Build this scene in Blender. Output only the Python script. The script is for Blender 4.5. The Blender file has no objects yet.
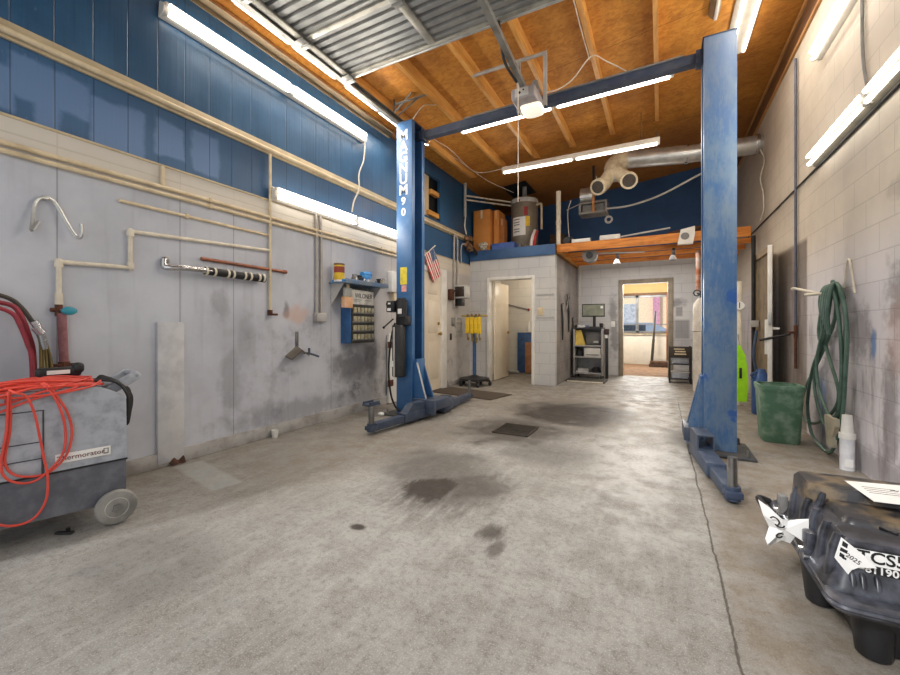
import bpy, bmesh, math, random
from mathutils import Matrix, Vector, Euler
R = random.Random(7)
PI = math.pi
SC = bpy.context.scene
COL = SC.collection
WL, WR = -3.47, 1.35           # wall planes
def ceil_z(x): return 3.96 + 0.112 * (x + 3.47)

# ------------------------------------------------------------------ materials
def lin(c):
    def f(v):
        v /= 255.0
        return v / 12.92 if v <= .04045 else ((v + .055) / 1.055) ** 2.4
    return (f(c[0]), f(c[1]), f(c[2]), 1)

class G:
    """small node-graph helper"""
    def __init__(s, name, rough=.6, metal=0.0, spec=None):
        s.mat = bpy.data.materials.new(name); s.mat.use_nodes = True
        s.nt = s.mat.node_tree; s.n = s.nt.nodes; s.l = s.nt.links
        s.b = s.n['Principled BSDF']
        s.b.inputs['Roughness'].default_value = rough
        s.b.inputs['Metallic'].default_value = metal
        if spec is not None: s.b.inputs['Specular IOR Level'].default_value = spec
    def put(s, sock, v):
        if isinstance(v, bpy.types.NodeSocket): s.l.new(v, sock)
        elif v is not None: sock.default_value = v
    def pos(s, world=True):
        if world: v = s.n.new('ShaderNodeNewGeometry').outputs['Position']
        else: v = s.n.new('ShaderNodeTexCoord').outputs['Object']
        sep = s.n.new('ShaderNodeSeparateXYZ'); s.l.new(v, sep.inputs[0])
        return v, sep.outputs[0], sep.outputs[1], sep.outputs[2]
    def m(s, op, a, b=None, c=None, clamp=False):
        n = s.n.new('ShaderNodeMath'); n.operation = op; n.use_clamp = clamp
        s.put(n.inputs[0], a); s.put(n.inputs[1], b); s.put(n.inputs[2], c)
        return n.outputs[0]
    def comb(s, x, y, z=0.0):
        n = s.n.new('ShaderNodeCombineXYZ')
        s.put(n.inputs[0], x); s.put(n.inputs[1], y); s.put(n.inputs[2], z); return n.outputs[0]
    def noise(s, vec, scale, detail=4, rough=.55, dist=0):
        n = s.n.new('ShaderNodeTexNoise'); s.put(n.inputs['Vector'], vec)
        n.inputs['Scale'].default_value = scale; n.inputs['Detail'].default_value = detail
        n.inputs['Roughness'].default_value = rough; n.inputs['Distortion'].default_value = dist
        return n.outputs['Fac']
    def ramp(s, v, lo, hi, a=0.0, b=1.0):
        n = s.n.new('ShaderNodeMapRange'); n.interpolation_type = 'SMOOTHSTEP'
        s.put(n.inputs[0], v); n.inputs[1].default_value = lo; n.inputs[2].default_value = hi
        n.inputs[3].default_value = a; n.inputs[4].default_value = b; return n.outputs[0]
    def mix(s, f, a, b):
        n = s.n.new('ShaderNodeMix'); n.data_type = 'RGBA'
        s.put(n.inputs[0], f)
        s.put(n.inputs[6], a if isinstance(a, bpy.types.NodeSocket) else lin(a))
        s.put(n.inputs[7], b if isinstance(b, bpy.types.NodeSocket) else lin(b))
        return n.outputs[2]
    def ell(s, x, y, cx, cy, rx, ry, wob=None, soft=.6):
        """soft blob: 1 inside, 0 outside; wob is a noise socket that frays its edge"""
        dx = s.m('DIVIDE', s.m('SUBTRACT', x, cx), rx); dy = s.m('DIVIDE', s.m('SUBTRACT', y, cy), ry)
        d = s.m('SQRT', s.m('ADD', s.m('MULTIPLY', dx, dx), s.m('MULTIPLY', dy, dy)))
        if wob is not None: d = s.m('ADD', d, s.m('MULTIPLY', s.m('SUBTRACT', wob, .5), 1.6))
        return s.ramp(d, 1 - soft, 1 + soft * .3, 1, 0)
    def band(s, x, lo, hi, e=.02):
        return s.m('MULTIPLY', s.ramp(x, lo - e, lo + e), s.ramp(x, hi - e, hi + e, 1, 0))
    def rect(s, x, y, x0, x1, y0, y1, e=.02):
        return s.m('MULTIPLY', s.band(x, x0, x1, e), s.band(y, y0, y1, e))
    def mul(s, *a):
        r = a[0]
        for k in a[1:]: r = s.m('MULTIPLY', r, k)
        return r
    def mx(s, *a):
        r = a[0]
        for k in a[1:]: r = s.m('MAXIMUM', r, k)
        return r
    def out(s, col, bump=None, strength=.2, dist=.01, rough=None):
        s.put(s.b.inputs['Base Color'], col if isinstance(col, bpy.types.NodeSocket) else lin(col))
        if rough is not None: s.put(s.b.inputs['Roughness'], rough)
        if bump is not None:
            n = s.n.new('ShaderNodeBump'); n.inputs['Strength'].default_value = strength
            n.inputs['Distance'].default_value = dist
            s.put(n.inputs['Height'], bump); s.l.new(n.outputs[0], s.b.inputs['Normal'])
        return s.mat

_mc = {}
def M(name, c, rough=.6, metal=0.0, c2=None, scale=6, lo=.38, hi=.68, bump=0.0, fine=True):
    """painted / plain surface with procedural wear from c to c2"""
    if name in _mc: return _mc[name]
    g = G(name, rough, metal); v, x, y, z = g.pos(False)
    if c2 is None: c2 = tuple(max(0, int(k * .82)) for k in c)
    n = g.noise(v, scale, 5, .6)
    col = g.mix(g.ramp(n, lo, hi), c, c2)
    bp = g.noise(v, scale * 12, 3) if bump else None
    _mc[name] = g.out(col, bp, bump, .004)
    return _mc[name]
def EM(name, c, s):
    if name in _mc: return _mc[name]
    g = G(name, .5); g.b.inputs['Emission Color'].default_value = lin(c); g.b.inputs['Emission Strength'].default_value = s
    _mc[name] = g.out(c); return _mc[name]

# ------------------------------------------------------------------ mesh builder
def frame(o, x, y):
    x = Vector(x).normalized(); y = Vector(y); z = x.cross(y).normalized(); y = z.cross(x).normalized()
    m = Matrix((x, y, z)).transposed().to_4x4(); m.translation = Vector(o); return m

class MB:
    def __init__(s): s.bm = bmesh.new()
    def box(s, c, size, rz=0, bev=0, seg=2, mat=None):
        m = Matrix.Translation(c) @ (mat if mat is not None else Matrix.Rotation(rz, 4, 'Z')) @ Matrix.Diagonal((size[0], size[1], size[2], 1))
        r = bmesh.ops.create_cube(s.bm, size=1, matrix=m)
        if bev:
            es = list({e for v in r['verts'] for e in v.link_edges})
            bmesh.ops.bevel(s.bm, geom=es, offset=min(bev, min(size) * .49), segments=seg, affect='EDGES', profile=.5)
        return s
    def bb(s, x0, x1, y0, y1, z0, z1, bev=0, seg=2):
        return s.box(((x0 + x1) / 2, (y0 + y1) / 2, (z0 + z1) / 2), (x1 - x0, y1 - y0, z1 - z0), 0, bev, seg)
    def cyl(s, a, b, r, r2=None, seg=20):
        a = Vector(a); b = Vector(b); d = b - a
        m = Matrix.Translation((a + b) / 2) @ d.to_track_quat('Z', 'Y').to_matrix().to_4x4()
        bmesh.ops.create_cone(s.bm, cap_ends=True, segments=seg, radius1=r, radius2=r if r2 is None else r2, depth=d.length, matrix=m)
        return s
    def sph(s, c, r, sc=(1, 1, 1), seg=16):
        bmesh.ops.create_uvsphere(s.bm, u_segments=seg, v_segments=max(6, seg // 2), radius=r, matrix=Matrix.Translation(c) @ Matrix.Diagonal((*sc, 1)))
        return s
    def rings(s, rs, closed=False, cap=True):
        bm = s.bm; vs = [[bm.verts.new(p) for p in r] for r in rs]; n = len(vs[0])
        k = len(vs)
        for i in range(k if closed else k - 1):
            a, b = vs[i], vs[(i + 1) % k]
            for j in range(n):
                try: bm.faces.new((a[j], a[(j + 1) % n], b[(j + 1) % n], b[j]))
                except ValueError: pass
        if cap and not closed:
            bm.faces.new(list(reversed(vs[0]))); bm.faces.new(vs[-1])
        return s
    def tube(s, pts, r, seg=8, smooth=6, closed=False):
        P = [Vector(p) for p in pts]
        if smooth and len(P) > 2:
            Q = []; n = len(P)
            rng = range(n) if closed else range(n - 1)
            for i in rng:
                if closed: p0, p1, p2, p3 = P[i - 1], P[i], P[(i + 1) % n], P[(i + 2) % n]
                else:
                    p1, p2 = P[i], P[i + 1]
                    p0 = P[i - 1] if i > 0 else p1 * 2 - p2
                    p3 = P[i + 2] if i + 2 < n else p2 * 2 - p1
                for k in range(smooth):
                    t = k / smooth
                    Q.append(.5 * ((2 * p1) + (p2 - p0) * t + (2 * p0 - 5 * p1 + 4 * p2 - p3) * t * t + (3 * p1 - p0 - 3 * p2 + p3) * t ** 3))
            if not closed: Q.append(P[-1])
            P = Q
        n = len(P); rs = []; nrm = None
        for i in range(n):
            if closed: t = P[(i + 1) % n] - P[i - 1]
            else: t = P[min(i + 1, n - 1)] - P[max(i - 1, 0)]
            t.normalize()
            if nrm is None:
                nrm = t.orthogonal().normalized()
            else:
                nrm = nrm - t * nrm.dot(t)
                nrm = nrm.normalized() if nrm.length > 1e-6 else t.orthogonal().normalized()
            b = t.cross(nrm)
            rs.append([P[i] + r * (math.cos(2 * PI * k / seg) * nrm + math.sin(2 * PI * k / seg) * b) for k in range(seg)])
        return s.rings(rs, closed)
    def lathe(s, prof, o=(0, 0, 0), seg=24, mat=None):
        mat = mat or Matrix.Translation(o)
        return s.rings([[mat @ Vector((max(r, 1e-4) * math.cos(2 * PI * k / seg), max(r, 1e-4) * math.sin(2 * PI * k / seg), z)) for k in range(seg)] for r, z in prof])
    def prism(s, poly, d, mat=None):
        mat = mat or Matrix()
        a = [mat @ Vector((x, y, 0)) for x, y in poly]; b = [mat @ Vector((x, y, d)) for x, y in poly]
        return s.rings([a, b])
    def loft(s, prof, seg=5, c=(0, 0)):
        """rounded rectangles stacked: (z, w, d, r[, cx, cy])"""
        rs = []
        for p in prof:
            z, w, d, r = p[:4]; cx, cy = (p[4], p[5]) if len(p) > 4 else c
            ring = []
            for q, (sx, sy) in enumerate(((1, 1), (-1, 1), (-1, -1), (1, -1))):
                for k in range(seg + 1):
                    a = PI / 2 * (q + k / seg)
                    ring.append(Vector((cx + sx * (w / 2 - r) + r * math.cos(a), cy + sy * (d / 2 - r) + r * math.sin(a), z)))
            rs.append(ring)
        return s.rings(rs)
    def grid(s, f, nu, nv):
        vs = [[s.bm.verts.new(f(i / nu, j / nv)) for j in range(nv + 1)] for i in range(nu + 1)]
        for i in range(nu):
            for j in range(nv): s.bm.faces.new((vs[i][j], vs[i + 1][j], vs[i + 1][j + 1], vs[i][j + 1]))
        return s
    def add(s, other, mat=None):
        me = bpy.data.meshes.new('t'); other.bm.to_mesh(me)
        if mat is not None: me.transform(mat)
        s.bm.from_mesh(me); bpy.data.meshes.remove(me); return s
    def tf(s, mat): bmesh.ops.transform(s.bm, matrix=mat, verts=s.bm.verts[:]); return s
    def mesh(s, name, off=None, recalc=True):
        if recalc: bmesh.ops.recalc_face_normals(s.bm, faces=s.bm.faces[:])
        me = bpy.data.meshes.new(name)
        if off is not None: bmesh.ops.translate(s.bm, vec=off, verts=s.bm.verts[:])
        s.bm.to_mesh(me); s.bm.free()
        me.polygons.foreach_set('use_smooth', [True] * len(me.polygons))
        me.set_sharp_from_angle(angle=math.radians(34)); return me

def text(s, size, mat, depth=.001, off=0):
    cu = bpy.data.curves.new('t', 'FONT'); cu.offset = off; cu.body = s; cu.size = size; cu.extrude = depth; cu.align_x = 'CENTER'; cu.align_y = 'CENTER'
    cu.resolution_u = 3
    o = bpy.data.objects.new('t', cu); COL.objects.link(o)
    dg = bpy.context.evaluated_depsgraph_get(); dg.update()
    me = bpy.data.meshes.new_from_object(o.evaluated_get(dg)); bpy.data.objects.remove(o); bpy.data.curves.remove(cu)
    me.transform(mat); b = MB(); b.bm.from_mesh(me); bpy.data.meshes.remove(me); return b

# ------------------------------------------------------------------ object makers
ROOT = {}
def meta(o, label, cat=None, group=None, kind=None):
    if label: o['label'] = label
    if cat: o['category'] = cat
    if group: o['group'] = group
    if kind: o['kind'] = kind
    return o
def thing(name, label, cat, loc=(0, 0, 0), group=None, rz=0, mat=None, world=True):
    """Empty at the thing's base. world=True: its parts are written in room coordinates"""
    o = bpy.data.objects.new(name, None); COL.objects.link(o); o.empty_display_size = .1
    if mat is not None: o.matrix_world = mat; world = False
    else: o.location = loc; o.rotation_euler = (0, 0, rz)
    ROOT[o] = Vector(loc) if world else Vector((0, 0, 0))
    return meta(o, label, cat, group)
def part(name, b, m, parent, label=None, kind=None):
    off = ROOT[parent]
    me = b.mesh(name, -off); me.materials.append(m)
    o = bpy.data.objects.new(name, me); COL.objects.link(o); o.parent = parent; ROOT[o] = off
    if label: o['label'] = label
    if kind: o['kind'] = kind
    return o
def single(name, b, m, label, cat, group=None, kind=None):
    """a one-mesh thing written in room coordinates; origin goes to its base"""
    vs = [v.co for v in b.bm.verts]
    lo = Vector([min(v[i] for v in vs) for i in range(3)]); hi = Vector([max(v[i] for v in vs) for i in range(3)])
    base = Vector(((lo.x + hi.x) / 2, (lo.y + hi.y) / 2, lo.z))
    me = b.mesh(name, -base); me.materials.append(m)
    o = bpy.data.objects.new(name, me); COL.objects.link(o); o.location = base
    return meta(o, label, cat, group, kind)
def struct(name, b, m, parent=None):
    me = b.mesh(name); me.materials.append(m)
    o = bpy.data.objects.new(name, me); COL.objects.link(o); ROOT[o] = Vector((0, 0, 0))
    if parent: o.parent = parent
    else: o['kind'] = 'structure'
    return o
def clone(root, mat, label, group=None):
    r = root.copy(); COL.objects.link(r); r.matrix_world = mat; r['label'] = label
    if group: r['group'] = group
    for ch in list(root.children):
        c = ch.copy(); COL.objects.link(c); c.parent = r
        for g in list(ch.children):
            d = g.copy(); COL.objects.link(d); d.parent = c
    return r

# ================================================================== SURFACE MATERIALS
def floor_mat():
    g = G('concrete_floor', .55); v, x, y, z = g.pos()
    big = g.noise(v, .9, 5, .6); mid = g.noise(v, 5, 6, .65); fine = g.noise(v, 34, 6, .75); gr = g.noise(v, 150, 3, .7); strk = g.noise(g.comb(g.m('MULTIPLY', x, 9), g.m('MULTIPLY', y, 2.2)), 1.6, 6, .75)
    col = g.mix(g.ramp(big, .35, .68), (155, 153, 149), (134, 131, 126))
    col = g.mix(g.m('MULTIPLY', g.ramp(mid, .42, .66), .5), col, (116, 110, 102))
    col = g.mix(g.m('MULTIPLY', g.ramp(fine, .46, .66), .5), col, (84, 79, 73))
    col = g.mix(g.m('MULTIPLY', g.ramp(gr, .5, .68), .5), col, (196, 193, 186))
    col = g.mix(g.m('MULTIPLY', g.ramp(strk, .5, .66), .35), col, (174, 172, 168))
    col = g.mix(g.m('MULTIPLY', g.ramp(strk, .46, .3), .3), col, (110, 104, 96))
    # warm dirt along the walls and behind the lift
    warm = g.mx(g.mul(g.ramp(x, .2, .3), .65), g.mul(g.ramp(x, -2.9, -3.3), .35), g.mul(g.ramp(y, 4.0, 6.0), .4), g.mul(g.ell(x, y, -2.6, 2.9, 1.0, 1.6, mid), .4))
    col = g.mix(g.m('MULTIPLY', warm, g.ramp(mid, .25, .7, .35, 1)), col, (118, 102, 82))
    # glossy reflection painted into the floor colour, towards the office door
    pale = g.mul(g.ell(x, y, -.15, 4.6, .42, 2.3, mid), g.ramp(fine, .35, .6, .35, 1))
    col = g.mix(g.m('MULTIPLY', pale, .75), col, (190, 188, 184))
    # oil and soot marks
    st = g.mx(g.mul(g.ell(x, y, -1.38, 2.36, .26, .3, strk), .8), g.mul(g.ell(x, y, -1.15, 2.5, .3, .3, mid), .55), g.mul(g.ell(x, y, -1.30, 2.42, .45, .5, strk), .45), g.mul(g.ell(x, y, -1.55, 2.75, .5, .5, mid), .45),
              g.mul(g.ell(x, y, -1.36, 4.12, .34, .36, mid), .8), g.mul(g.ell(x, y, -1.36, 4.12, .65, .75, mid), .6), g.mul(g.ell(x, y, -1.05, 5.2, .85, .9, mid), .75),
              g.mul(g.ell(x, y, -.75, 5.6, .5, .28, mid), .75), g.mul(g.ell(x, y, -1.47, 1.713, .05, .035, mid), 1.0),
              g.mul(g.ell(x, y, -.80, 2.0, .07, .12, strk), .6), g.mul(g.ell(x, y, -.72, 1.86, .05, .09, strk), .5), g.mul(g.ell(x, y, -.9, 3.5, .5, .4, mid), .35),
              g.mul(g.ell(x, y, -2.1, 1.0, .5, .3, mid), .25), g.mul(g.ell(x, y, .62, 2.75, .14, .2, mid), .5), g.mul(g.ell(x, y, .33, 4.6, .3, .5, mid), .5))
    st = g.m('MULTIPLY', st, 1.35, None, True)
    col = g.mix(st, col, (50, 42, 36))
    # pale patched strip beside the wall post
    xr = g.m('ADD', g.m('MULTIPLY', g.m('ADD', x, 2.99), .98), g.m('MULTIPLY', g.m('SUBTRACT', y, 1.80), -.19))
    yr = g.m('ADD', g.m('MULTIPLY', g.m('ADD', x, 2.99), .19), g.m('MULTIPLY', g.m('SUBTRACT', y, 1.80), .98))
    col = g.mix(g.m('MULTIPLY', g.rect(xr, yr, -.38, .36, -.1, .1, .02), .45), col, (170, 174, 174))
    # slab joint and hairline cracks
    w1 = g.m('MULTIPLY', g.m('SUBTRACT', g.noise(v, 3.5, 5, .7), .5), .05)
    d = g.m('ABSOLUTE', g.m('SUBTRACT', g.m('ADD', x, w1), .235))
    cr = g.mul(g.ramp(d, .002, .0065, 1, 0), g.ramp(y, 6.5, 7.2, 1, 0))
    d2 = g.m('ABSOLUTE', g.m('SUBTRACT', g.m('ADD', y, g.m('MULTIPLY', g.m('SUBTRACT', g.noise(v, 1.3, 6, .75), .5), 1.6)), g.m('MULTIPLY_ADD', x, .35, 2.6)))
    cr2 = g.mul(g.ramp(d2, .001, .008, 1, 0), .22, g.ramp(x, .1, .24, 1, 0))
    vo = g.n.new('ShaderNodeTexVoronoi'); vo.feature = 'DISTANCE_TO_EDGE'; vo.inputs['Scale'].default_value = .55
    wv = g.n.new('ShaderNodeVectorMath'); wv.operation = 'ADD'; g.l.new(v, wv.inputs[0])
    nn = g.n.new('ShaderNodeTexNoise'); nn.inputs['Scale'].default_value = 1.6; nn.inputs['Detail'].default_value = 6; g.l.new(v, nn.inputs['Vector'])
    g.l.new(nn.outputs['Color'], wv.inputs[1]); g.l.new(wv.outputs[0], vo.inputs['Vector'])
    cr3 = g.mul(g.ramp(vo.outputs['Distance'], .001, .004, 1, 0), .13)
    crk = g.mx(cr, cr2, cr3)
    col = g.mix(g.m('MULTIPLY', crk, .85), col, (70, 62, 54))
    h = g.m('SUBTRACT', g.m('ADD', g.m('MULTIPLY', fine, .6), g.m('MULTIPLY', gr, .4)), crk)
    return g.out(col, h, .5, .008, g.ramp(mid, .3, .7, .42, .68))

def left_grey_mat():
    g = G('grey_panel_paint', .6); v, x, y, z = g.pos()
    n1 = g.noise(v, 1.6, 6, .62); n2 = g.noise(v, 9, 5, .6); n3 = g.noise(g.comb(0.0, g.m('MULTIPLY', y, 14), g.m('MULTIPLY', z, 1.1)), 1.0, 4)
    col = g.mix(g.ramp(n1, .35, .7), (200, 203, 212), (184, 187, 196))
    col = g.mix(g.m('MULTIPLY', g.ramp(n3, .5, .75), .25), col, (150, 150, 156))
    far = g.ramp(y, 3.0, 5.2)
    col = g.mix(g.m('MULTIPLY', far, .55), col, (188, 176, 158))
    dirty = g.mul(g.ramp(n1, .47, .68), g.ramp(n2, .38, .62), g.ramp(z, 1.7, .5), g.ramp(y, 1.9, 3.0))
    col = g.mix(g.m('MULTIPLY', dirty, .7), col, (84, 84, 90))
    sm = g.mx(g.ell(y, z, 3.9, .62, .35, .22, n2), g.ell(y, z, 2.92, 1.27, .05, .09, n2), g.mul(g.ell(y, z, 2.45, 1.0, .1, .3, n2), .4), g.ell(y, z, 4.3, .7, .2, .3, n2),
              g.mul(g.ell(y, z, 2.3, .62, .12, .35, n2), .5), g.mul(g.ell(y, z, 2.2, 1.3, .1, .15, n2), .5), g.mul(g.ell(y, z, 3.0, .2, .9, .14, n2), .6))
    col = g.mix(g.m('MULTIPLY', sm, .65), col, (70, 70, 76))
    col = g.mix(g.m('MULTIPLY', g.ell(y, z, 3.05, 1.24, .18, .12, n2), .5), col, (205, 160, 135))
    seams = g.mx(*[g.ramp(g.m('ABSOLUTE', g.m('SUBTRACT', y, s)), .002, .006, 1, 0) for s in (.835, 1.115, 1.867, 2.33, 3.56, 4.77)])
    hs = g.ramp(g.m('ABSOLUTE', g.m('SUBTRACT', z, 2.27)), .003, .009, 1, 0)
    sm2 = g.mx(seams, g.m('MULTIPLY', hs, 1.3))
    col = g.mix(g.m('MULTIPLY', sm2, .5), col, (84, 82, 86))
    col = g.mix(g.m('MULTIPLY', g.ramp(z, 2.1, 2.2), .75), col, (214, 204, 186))
    return g.out(col, g.m('SUBTRACT', n2, g.m('MULTIPLY', sm2, 2)), .12, .006)

def left_blue_mat():
    g = G('blue_siding_paint', .42); v, x, y, z = g.pos()
    n1 = g.noise(v, 1.4, 5, .6); n2 = g.noise(g.comb(0.0, g.m('MULTIPLY', y, 30), z), 1.5, 4); n3 = g.noise(v, 7, 4)
    col = g.mix(g.ramp(n1, .3, .7), (30, 72, 106), (46, 92, 130))
    col = g.mix(g.m('MULTIPLY', g.ramp(n2, .45, .75), .35), col, (24, 52, 84))
    lowband = g.ramp(z, 2.95, 2.8)
    col = g.mix(g.m('MULTIPLY', lowband, .35), col, (66, 100, 142))
    yw = g.m('ADD', y, g.m('MULTIPLY', g.m('SUBTRACT', n3, .5), .08)); zw = g.m('ADD', z, g.m('MULTIPLY', g.m('SUBTRACT', n3, .5), .1))
    pt = g.mx(g.rect(yw, zw, .2, .93, 2.4, 2.68), g.rect(yw, zw, .9, 1.3, 2.52, 2.78), g.rect(yw, zw, 1.02, 1.14, 2.36, 2.6), g.rect(yw, zw, 1.3, 1.62, 2.36, 2.72),
              g.rect(yw, zw, 1.70, 1.92, 2.46, 2.74), g.rect(yw, zw, 1.98, 2.21, 2.42, 2.77))
    col = g.mix(g.m('MULTIPLY', pt, .6), col, (112, 142, 186))
    scr = g.mul(g.ramp(g.noise(g.comb(0.0, g.m('MULTIPLY', y, 22), g.m('MULTIPLY', z, 9)), 2.2, 3, .7), .62, .72), g.ramp(y, 1.5, .8), .45)
    col = g.mix(scr, col, (120, 140, 165))
    fr = g.m('FRACT', g.m('DIVIDE', g.m('SUBTRACT', y, .91), .203))
    gv = g.ramp(g.m('ABSOLUTE', g.m('SUBTRACT', fr, .5)), .475, .492)
    col = g.mix(g.m('MULTIPLY', gv, .55), col, (12, 32, 54))
    return g.out(col, g.m('SUBTRACT', g.m('MULTIPLY', n2, .25), gv), .4, .012, g.ramp(n1, .3, .7, .32, .5))

def block_mat(name, axis, c1, c2, extra=None, mort=.4):
    g = G(name, .62); v, x, y, z = g.pos()
    h = y if axis == 'x' else x
    br = g.n.new('ShaderNodeTexBrick'); g.put(br.inputs['Vector'], g.comb(h, z))
    br.inputs['Scale'].default_value = 1; br.inputs['Brick Width'].default_value = .405; br.inputs['Row Height'].default_value = .203
    br.inputs['Mortar Size'].default_value = .005; br.inputs['Mortar Smooth'].default_value = .3
    n1 = g.noise(v, 1.5, 6, .6); n2 = g.noise(v, 9, 5, .65)
    col = g.mix(g.ramp(n1, .35, .68), c1, c2)
    if extra: col = extra(g, col, v, x, y, z, n1, n2)
    col = g.mix(g.m('MULTIPLY', br.outputs['Fac'], mort), col, (88, 80, 74))
    return g.out(col, g.m('SUBTRACT', g.m('MULTIPLY', n2, .3), br.outputs['Fac']), .45, .008)

def right_extra(g, col, v, x, y, z, n1, n2):
    low = g.ramp(z, 2.1, 1.3)
    col = g.mix(g.m('MULTIPLY', low, .9), col, (204, 200, 206))
    st = g.noise(g.comb(0.0, g.m('MULTIPLY', y, 3.2), g.m('MULTIPLY', z, .9)), 1.3, 6, .65)
    dirt = g.mul(g.ramp(st, .5, .68), g.ramp(z, 1.75, .9), .6)
    col = g.mix(dirt, col, (92, 86, 88))
    soot = g.mx(g.ell(y, z, 3.5, 1.3, .3, .3, n2), g.ell(y, z, 3.7, .55, .12, .5, n2), g.ell(y, z, 4.2, 1.05, .3, .25, n2), g.ell(y, z, 3.45, .8, .12, .4, n2), g.mul(g.ell(y, z, 4.95, .35, .25, .4, n2), .8),
                g.mul(g.ell(y, z, 3.8, .1, 1.2, .14, n2), .8), g.mul(g.ell(y, z, 3.6, 2.0, .2, .08, n2), .45))
    col = g.mix(g.m('MULTIPLY', soot, .6), col, (84, 76, 76))
    col = g.mix(g.m('MULTIPLY', g.ell(y, z, 3.55, 1.05, .25, .35, n2), .35), col, (168, 120, 96))
    patch = g.rect(g.m('ADD', y, g.m('MULTIPLY', n2, .05)), z, 5.42, 6.55, 0, 2.02, .03)
    col = g.mix(g.m('MULTIPLY', patch, g.ramp(st, .2, .6, .55, .9)), col, (112, 100, 90))
    col = g.mix(g.m('MULTIPLY', g.ell(y, z, 3.93, .98, .05, .13, n2), .75), col, (72, 120, 176))
    col = g.mix(g.m('MULTIPLY', g.ell(y, z, 4.95, .45, .12, .3, n2), .6), col, (104, 134, 180))
    col = g.mix(g.m('MULTIPLY', g.ramp(y, 6.8, 7.2), .3), col, (120, 108, 96))
    return col
def rear_extra(g, col, v, x, y, z, n1, n2):
    bl = g.mx(g.ell(x, z, -.95, 1.5, .1, .4, n2), g.ell(x, z, -.92, .9, .1, .5, n2), g.ell(x, z, .32, 1.62, .2, .1, n2), g.rect(x, z, .28, .55, .85, 1.25, .03),
              g.rect(x, z, .3, .42, 1.33, 1.53, .02), g.mul(g.ell(x, z, .45, .6, .25, .4, n2), .5))
    return g.mix(g.m('MULTIPLY', bl, .6), col, (98, 94, 98))
def osb_mat():
    g = G('osb_sheathing', .7); v, x, y, z = g.pos()
    w = g.n.new('ShaderNodeTexVoronoi'); w.inputs['Scale'].default_value = 1.0
    nz = g.noise(v, 6, 3); 
    g.put(w.inputs['Vector'], g.comb(g.m('MULTIPLY', x, 22), g.m('ADD', g.m('MULTIPLY', y, 34), g.m('MULTIPLY', nz, 6))))
    sp = g.n.new('ShaderNodeSeparateColor'); g.l.new(w.outputs['Color'], sp.inputs[0])
    n2 = g.noise(g.comb(g.m('MULTIPLY', x, 8), g.m('MULTIPLY', y, 12)), 1.0, 6, .7)
    big = g.noise(v, .8, 4, .6)
    col = g.mix(g.ramp(sp.outputs[0], .2, .9), (210, 146, 58), (194, 128, 46))
    col = g.mix(g.m('MULTIPLY', g.ramp(n2, .45, .7), .4), col, (164, 102, 36))
    col = g.mix(g.m('MULTIPLY', g.ramp(big, .4, .68), .45), col, (136, 78, 30))
    blot = g.noise(g.comb(g.m('MULTIPLY', x, 3.0), g.m('MULTIPLY', y, 4.5)), 1.0, 7, .72)
    col = g.mix(g.m('MULTIPLY', g.ramp(blot, .5, .68), .5), col, (138, 78, 26))
    col = g.mix(g.m('MULTIPLY', g.ramp(blot, .44, .3), .4), col, (228, 168, 84))
    bx = g.m('FRACT', g.m('DIVIDE', y, 1.22)); jl = g.ramp(g.m('ABSOLUTE', g.m('SUBTRACT', bx, .5)), .494, .498)
    col = g.mix(g.m('MULTIPLY', jl, .5), col, (70, 40, 18))
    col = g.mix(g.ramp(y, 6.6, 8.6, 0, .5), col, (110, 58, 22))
    return g.out(col, n2, .15, .004)
def wood_mat(name, c1, c2, axis=1, s=10):
    g = G(name, .55); v, x, y, z = g.pos()
    a = [x, y, z]; k = [g.m('MULTIPLY', a[i], 1.2 if i == axis else s) for i in range(3)]
    n = g.noise(g.comb(*k), 2.0, 5, .6, .6); n2 = g.noise(v, 3, 3)
    col = g.mix(g.ramp(n, .35, .68), c1, c2)
    col = g.mix(g.m('MULTIPLY', g.ramp(n2, .5, .7), .3), col, tuple(int(q * .7) for q in c2))
    return g.out(col, n, .1, .004)

m_floor = floor_mat(); m_lg = left_grey_mat(); m_lb = left_blue_mat(); m_osb = osb_mat()
m_rb = block_mat('block_wall_beige', 'x', (206, 194, 176), (192, 180, 164), right_extra, .22)
m_bb = block_mat('block_wall_bluegrey', 'y', (204, 202, 198), (190, 190, 192), None, .3)
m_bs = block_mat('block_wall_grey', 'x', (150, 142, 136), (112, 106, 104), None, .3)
m_rear = block_mat('block_wall_rear', 'y', (212, 210, 208), (198, 197, 198), rear_extra, .25)
m_bathw = block_mat('block_wall_white', 'y', (228, 222, 210), (216, 212, 204), None, .18)
m_bathx = block_mat('block_wall_white_side', 'x', (228, 222, 210), (216, 212, 204), None, .18)
m_navy = M('navy_loft_wall', (44, 84, 130), .6, c2=(34, 68, 110), scale=1.2)
m_fascia = M('blue_fascia', (60, 96, 140), .5, c2=(48, 82, 124), scale=3)
m_joist = wood_mat('joist_pine', (222, 166, 88), (200, 138, 62), 1)
m_joistx = wood_mat('joist_pine_cross', (226, 146, 62), (192, 110, 40), 0)
m_trimtan = M('tan_trim', (200, 182, 148), .5, c2=(176, 158, 128), scale=4)
m_white = M('white_trim', (232, 230, 224), .45, c2=(214, 210, 202), scale=3)
m_door = M('cream_door', (226, 214, 194), .4, c2=(214, 200, 178), scale=2)
m_basebd = M('grey_baseboard', (176, 174, 172), .6, c2=(140, 136, 130), scale=5)
m_black = M('black_plastic', (26, 26, 28), .45, c2=(40, 40, 42))
m_rubber = M('black_rubber', (22, 22, 23), .6, c2=(34, 33, 33))
m_dark = M('dark_void', (14, 13, 13), .9)
m_steel = M('steel', (150, 150, 150), .35, .9, c2=(120, 118, 116))
m_galv = M('galvanised', (206, 206, 202), .34, .7, c2=(176, 176, 174), scale=5)
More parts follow.
